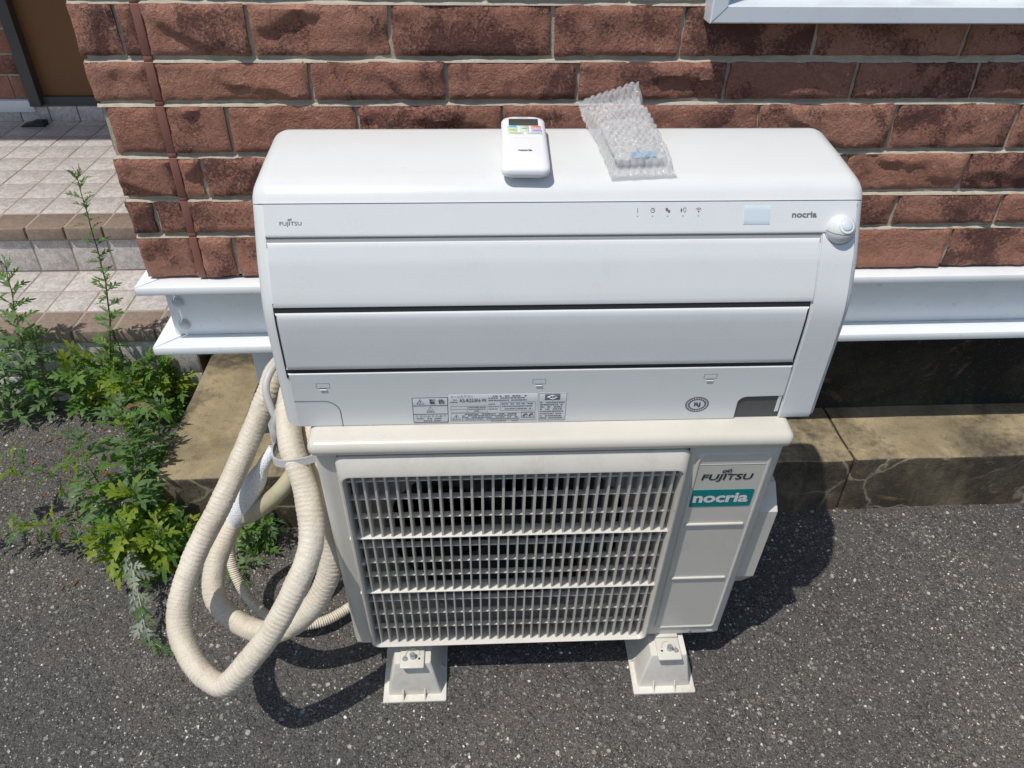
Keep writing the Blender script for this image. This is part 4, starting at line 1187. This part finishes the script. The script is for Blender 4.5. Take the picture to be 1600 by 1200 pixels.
def stem(parent, pts, nleaf, size, keys, rr, r0=.0022, t0=.12, elev=.5, m='stem', tipleaf=True, droop=0.0, profile=None):
    P = catmull(pts, .006)
    P = [p + Vector((noise.noise(p * 20), noise.noise(p * 20 + Vector((5, 0, 0))), 0)) * .003 for p in P]
    n = len(P)
    MB().tube(P[::2] + ([P[-1]] if (n - 1) % 2 else []), lambda L, a: r0 * max(.25, 1 - .7 * L / (n * .006)), 6).build('stem', M[m], parent, 60)
    a = rr.uniform(0, 6.28)
    for i in range(nleaf):
        t = t0 + (1 - t0) * (i / max(1, nleaf - 1)) ** .92
        k = min(n - 2, int(t * (n - 1))); p = P[k]; tg = (P[k + 1] - P[max(0, k - 1)]).normalized()
        a += 2.4 + rr.uniform(-.5, .5)
        s1 = tg.orthogonal().normalized(); s2 = tg.cross(s1)
        outv = s1 * math.cos(a) + s2 * math.sin(a)
        e = elev + rr.uniform(-.25, .25) + .5 * max(0, t - .8) / .2
        d = outv * math.cos(e) + tg * math.sin(e) + Vector((0, 0, -droop))
        prof_ = (1.05 - .62 * t) if profile is None else profile(t)
        up = Vector((0, 0, 1)) * .8 + tg * .5 + Vector((rr.uniform(-.3, .3), rr.uniform(-.3, .3), 0))
        put_leaf(parent, p, d, up, size * prof_ * rr.uniform(.75, 1.2), rr.choice(keys), rr)
    if tipleaf:
        tg = (P[-1] - P[-4]).normalized()
        for q in range(5):
            s1 = tg.orthogonal().normalized(); s2 = tg.cross(s1); a = q * 1.257
            put_leaf(parent, P[-1], tg * 1.0 + (s1 * math.cos(a) + s2 * math.sin(a)) * .6, s1, size * .38, rr.choice(keys), rr)

def plant(name, label, base, group='weeds along the footing and steps'):
    return thing(name, label, 'weed', (base[0], base[1], gz(base[0], base[1])), group=group)
G = lambda x, y, dz=0.0: (x, y, gz(x, y) + dz)
rr = random.Random(21)
# tall single stem before the steps
p = plant('mugwort_plant', 'tall thin mugwort stem rising alone in front of the tiled steps', (-1.005, .742))
stem(p, [G(-1.005, .742, -.01), (-.990, .742, .195), (-.954, .742, .327), (-.935, .742, .428), (-.928, .742, .523), (-.924, .742, .612), (-.921, .742, .671)], 56, .074, ('leafg', 'leafd', 'leafg'), rr, .0030, .22, .35, profile=lambda t: .42 + .75 * max(0, .55 - t))
# leafy upright clump at far left
p = plant('mugwort_plant', 'dense grey green mugwort clump with upright tips beside the lowest step', (-1.20, .735))
for pts, nl in (([G(-1.20, .735, -.01), (-1.188, .733, .165), (-1.168, .733, .275), (-1.147, .733, .394), (-1.133, .733, .472)], 36),
                ([G(-1.25, .735, -.01), (-1.25, .735, .15), (-1.235, .735, .28), (-1.205, .735, .40)], 32),
                ([G(-1.17, .735, -.01), (-1.15, .725, .13), (-1.135, .72, .23), (-1.12, .71, .31)], 26),
                ([G(-1.24, .72, -.01), (-1.25, .705, .12), (-1.24, .70, .22)], 20)):
    stem(p, pts, int(nl * 1.2), .076, ('leafg', 'leafg', 'leafd'), rr, .003, .1, .4, profile=lambda t: 1.0 - .6 * t)
# yellow-green low growth in front of the steps
p = plant('mugwort_plant', 'low yellow green weed growth along the foot of the tiled steps', (-1.03, .742))
for i in range(7):
    x = -1.10 + .030 * i + rr.uniform(-.01, .01); y = .742 + rr.uniform(-.02, .02); h = rr.uniform(.10, .17)
    stem(p, [G(x, y, -.01), (x + rr.uniform(-.02, .02), y - .01, gz(x, y) + h * .5), (x + rr.uniform(-.05, .05), y - rr.uniform(.01, .05), gz(x, y) + h)], 18, .078, ('leafy', 'leafd', 'leafy', 'leafg'), rr, .0022, .12, .35, profile=lambda t: 1.0 - .35 * t)
p = plant('mugwort_plant', 'bright green weed clump between the steps and the footing corner', (-.92, .735))
for i in range(8):
    x = -.985 + .020 * i + rr.uniform(-.01, .01); y = .735 + rr.uniform(-.025, .025); h = rr.uniform(.09, .16)
    stem(p, [G(x, y, -.01), (x + rr.uniform(-.02, .02), y - .01, gz(x, y) + h * .5), (x + rr.uniform(-.05, .05), y - rr.uniform(.01, .06), gz(x, y) + h)], 17, .076, ('leafd', 'leafd', 'leafy'), rr, .0022, .12, .35, profile=lambda t: 1.0 - .35 * t)
# big spreading plant against the left end of the footing
p = plant('mugwort_plant', 'bushy bright weed spreading against the left end of the concrete footing', (-.80, .33))
for pts, nl, ks in (([G(-.795, .34, -.01), (-.80, .36, .17), (-.812, .385, .26), (-.822, .41, .325)], 30, ('leafg', 'leafg', 'leafd')),
                    ([G(-.80, .38, -.01), (-.815, .42, .15), (-.83, .46, .25)], 24, ('leafg', 'leafd')),
                    ([G(-.80, .42, -.01), (-.80, .47, .14), (-.80, .52, .23)], 20, ('leafd', 'leafg')),
                    ([G(-.80, .31, -.01), (-.835, .31, .13), (-.875, .33, .23), (-.895, .36, .28)], 24, ('leafg', 'leafd')),
                    ([G(-.795, .29, -.01), (-.80, .26, .09), (-.80, .235, .155)], 20, ('leafy', 'leafy', 'leafd')),
                    ([G(-.785, .28, -.01), (-.762, .255, .08), (-.745, .24, .13)], 18, ('leafy', 'leafd', 'leafy')),
                    ([G(-.80, .29, -.01), (-.835, .26, .08), (-.855, .24, .13)], 18, ('leafy', 'leafy')),
                    ([G(-.775, .31, -.01), (-.735, .295, .07), (-.70, .28, .10)], 16, ('leafd', 'leafy')),
                    ([G(-.79, .34, -.01), (-.79, .315, .12), (-.785, .295, .20)], 20, ('leafy', 'leafg', 'leafy'))):
    stem(p, pts, int(nl * 1.25), .086, ks, rr, .0028, .15, .3, profile=lambda t: 1.05 - .45 * t)
p = plant('mugwort_runner', 'grey green runner reaching out over the asphalt towards the left above its twin', (-.80, .31))
stem(p, [G(-.80, .31, 0), (-.869, .33, .155), (-.954, .35, .195), (-1.051, .36, .222), (-1.13, .37, .235)], 40, .070, ('leafg', 'leafg', 'leafy'), rr, .0024, .12, .35, profile=lambda t: .95 - .3 * t, droop=.15)
p = plant('mugwort_runner', 'low runner lying close to the asphalt and throwing a feathery shadow', (-.80, .28))
stem(p, [G(-.80, .28, 0), (-.86, .285, .105), (-.93, .29, .125), (-1.021, .30, .105), (-1.12, .31, .07)], 38, .066, ('leafg', 'leafy', 'leafg'), rr, .0022, .12, .35, profile=lambda t: .95 - .4 * t, droop=.1)
p = plant('mugwort_runner', 'wilted stem with silvery leaf undersides hanging down over the asphalt', (-.80, .27))
stem(p, [G(-.80, .29, .05), (-.818, .27, .095), (-.797, .22, .095), (-.768, .16, .085), (-.745, .105, .060), (-.728, .07, .038), (-.705, .055, .025)], 30, .046, ('leafw', 'leafw', 'leafg'), rr, .0024, .2, .8, m='stemw', profile=lambda t: .9 - .2 * t, droop=.3)
p = plant('mugwort_plant', 'small dark weed seen through the pipe loops at the footing base', (-.58, .31))
for pts in (([G(-.58, .32, -.01), (-.585, .30, .07), (-.60, .27, .12)]), ([G(-.57, .32, -.01), (-.55, .30, .08), (-.53, .28, .13)]), ([G(-.56, .33, -.01), (-.565, .31, .09), (-.56, .285, .15)]), ([G(-.56, .30, 0), (-.585, .25, .03), (-.60, .21, .03)])):
    stem(p, pts, 15, .050, ('leafd', 'leafg'), rr, .002, .12, .35, profile=lambda t: 1.0 - .4 * t)
# strap-leaved plant with curled dry leaves at the footing side
p = plant('strap_leaf_weed', 'withered strap leaved weed with curled brown leaves beside the footing', (-.83, .66))
def strap(pts, w, m, nm):
    P = catmull(pts, .008); t = MB(); lp = []
    for i, q in enumerate(P):
        tg = (P[min(i + 1, len(P) - 1)] - P[max(i - 1, 0)]).normalized(); k = i / (len(P) - 1)
        sd = tg.cross(Vector((0, 0, 1))); sd = sd.normalized() if sd.length > .05 else Vector((1, 0, 0))
        up = sd.cross(tg); ww = w * math.sin(math.pi * min(1, .12 + .88 * (1 - k) if k > .5 else .35 + k)) + .0004
        cr = .5 + .6 * noise.noise(q * 30)
        lp.append([q - sd * ww + up * ww * cr, q, q + sd * ww + up * ww * cr])
    t.loft(lp, closed=False)
    t.build(nm, M[m], p, 60, recalc=False)
strap([G(-.80, .63, 0), (-.815, .60, .13), (-.85, .60, .165), (-.885, .61, .170)], .008, 'leafd', 'leaf')
strap([(-.85, .60, .165), (-.875, .605, .175), (-.905, .61, .170), (-.915, .60, .155), (-.905, .595, .148)], .010, 'dry', 'leaf')
strap([G(-.82, .60, 0), (-.835, .57, .10), (-.862, .56, .125), (-.872, .55, .10), (-.865, .535, .06)], .010, 'dry', 'leaf')
strap([G(-.80, .58, 0), (-.80, .55, .12), (-.815, .53, .15)], .009, 'leafd', 'leaf')
strap([G(-.81, .55, 0), (-.82, .52, .09), (-.85, .50, .11)], .009, 'leafy', 'leaf')

# dead leaf scraps and grit gathered round the weeds and along the footing
b = MB(); rr = random.Random(77)
for i in range(420):
    if i < 230:
        x, y = rr.gauss(-.95, .13), rr.gauss(.55, .14)
        if y > .77 or (x > -.775 and y > .34): continue
    else:
        x = rr.uniform(-.75, 1.2); y = .343 - abs(rr.gauss(0, .012))
    L = rr.uniform(.003, .011) if i < 230 else rr.uniform(.0015, .0045)
    a = rr.uniform(0, 6.28); w = L * rr.uniform(.2, .5); z = gz(x, y) + .0009
    ca, sa = math.cos(a), math.sin(a)
    q = [(-L, 0, 0), (-L * .2, -w, L * rr.uniform(0, .3)), (L, 0, L * rr.uniform(0, .35)), (-L * .1, w, L * rr.uniform(0, .3))]
    b.add([(x + ca * u_ - sa * v_, y + sa * u_ + ca * v_, z + k_) for u_, v_, k_ in q], [(0, 1, 3), (1, 2, 3)])
tag(b.build('leaf_litter', M['dry'], recalc=False), 'dead leaf scraps and grit scattered round the weeds and footing', 'litter', kind='stuff')

for o in bpy.data.objects:
    if 'base' in o: del o['base']
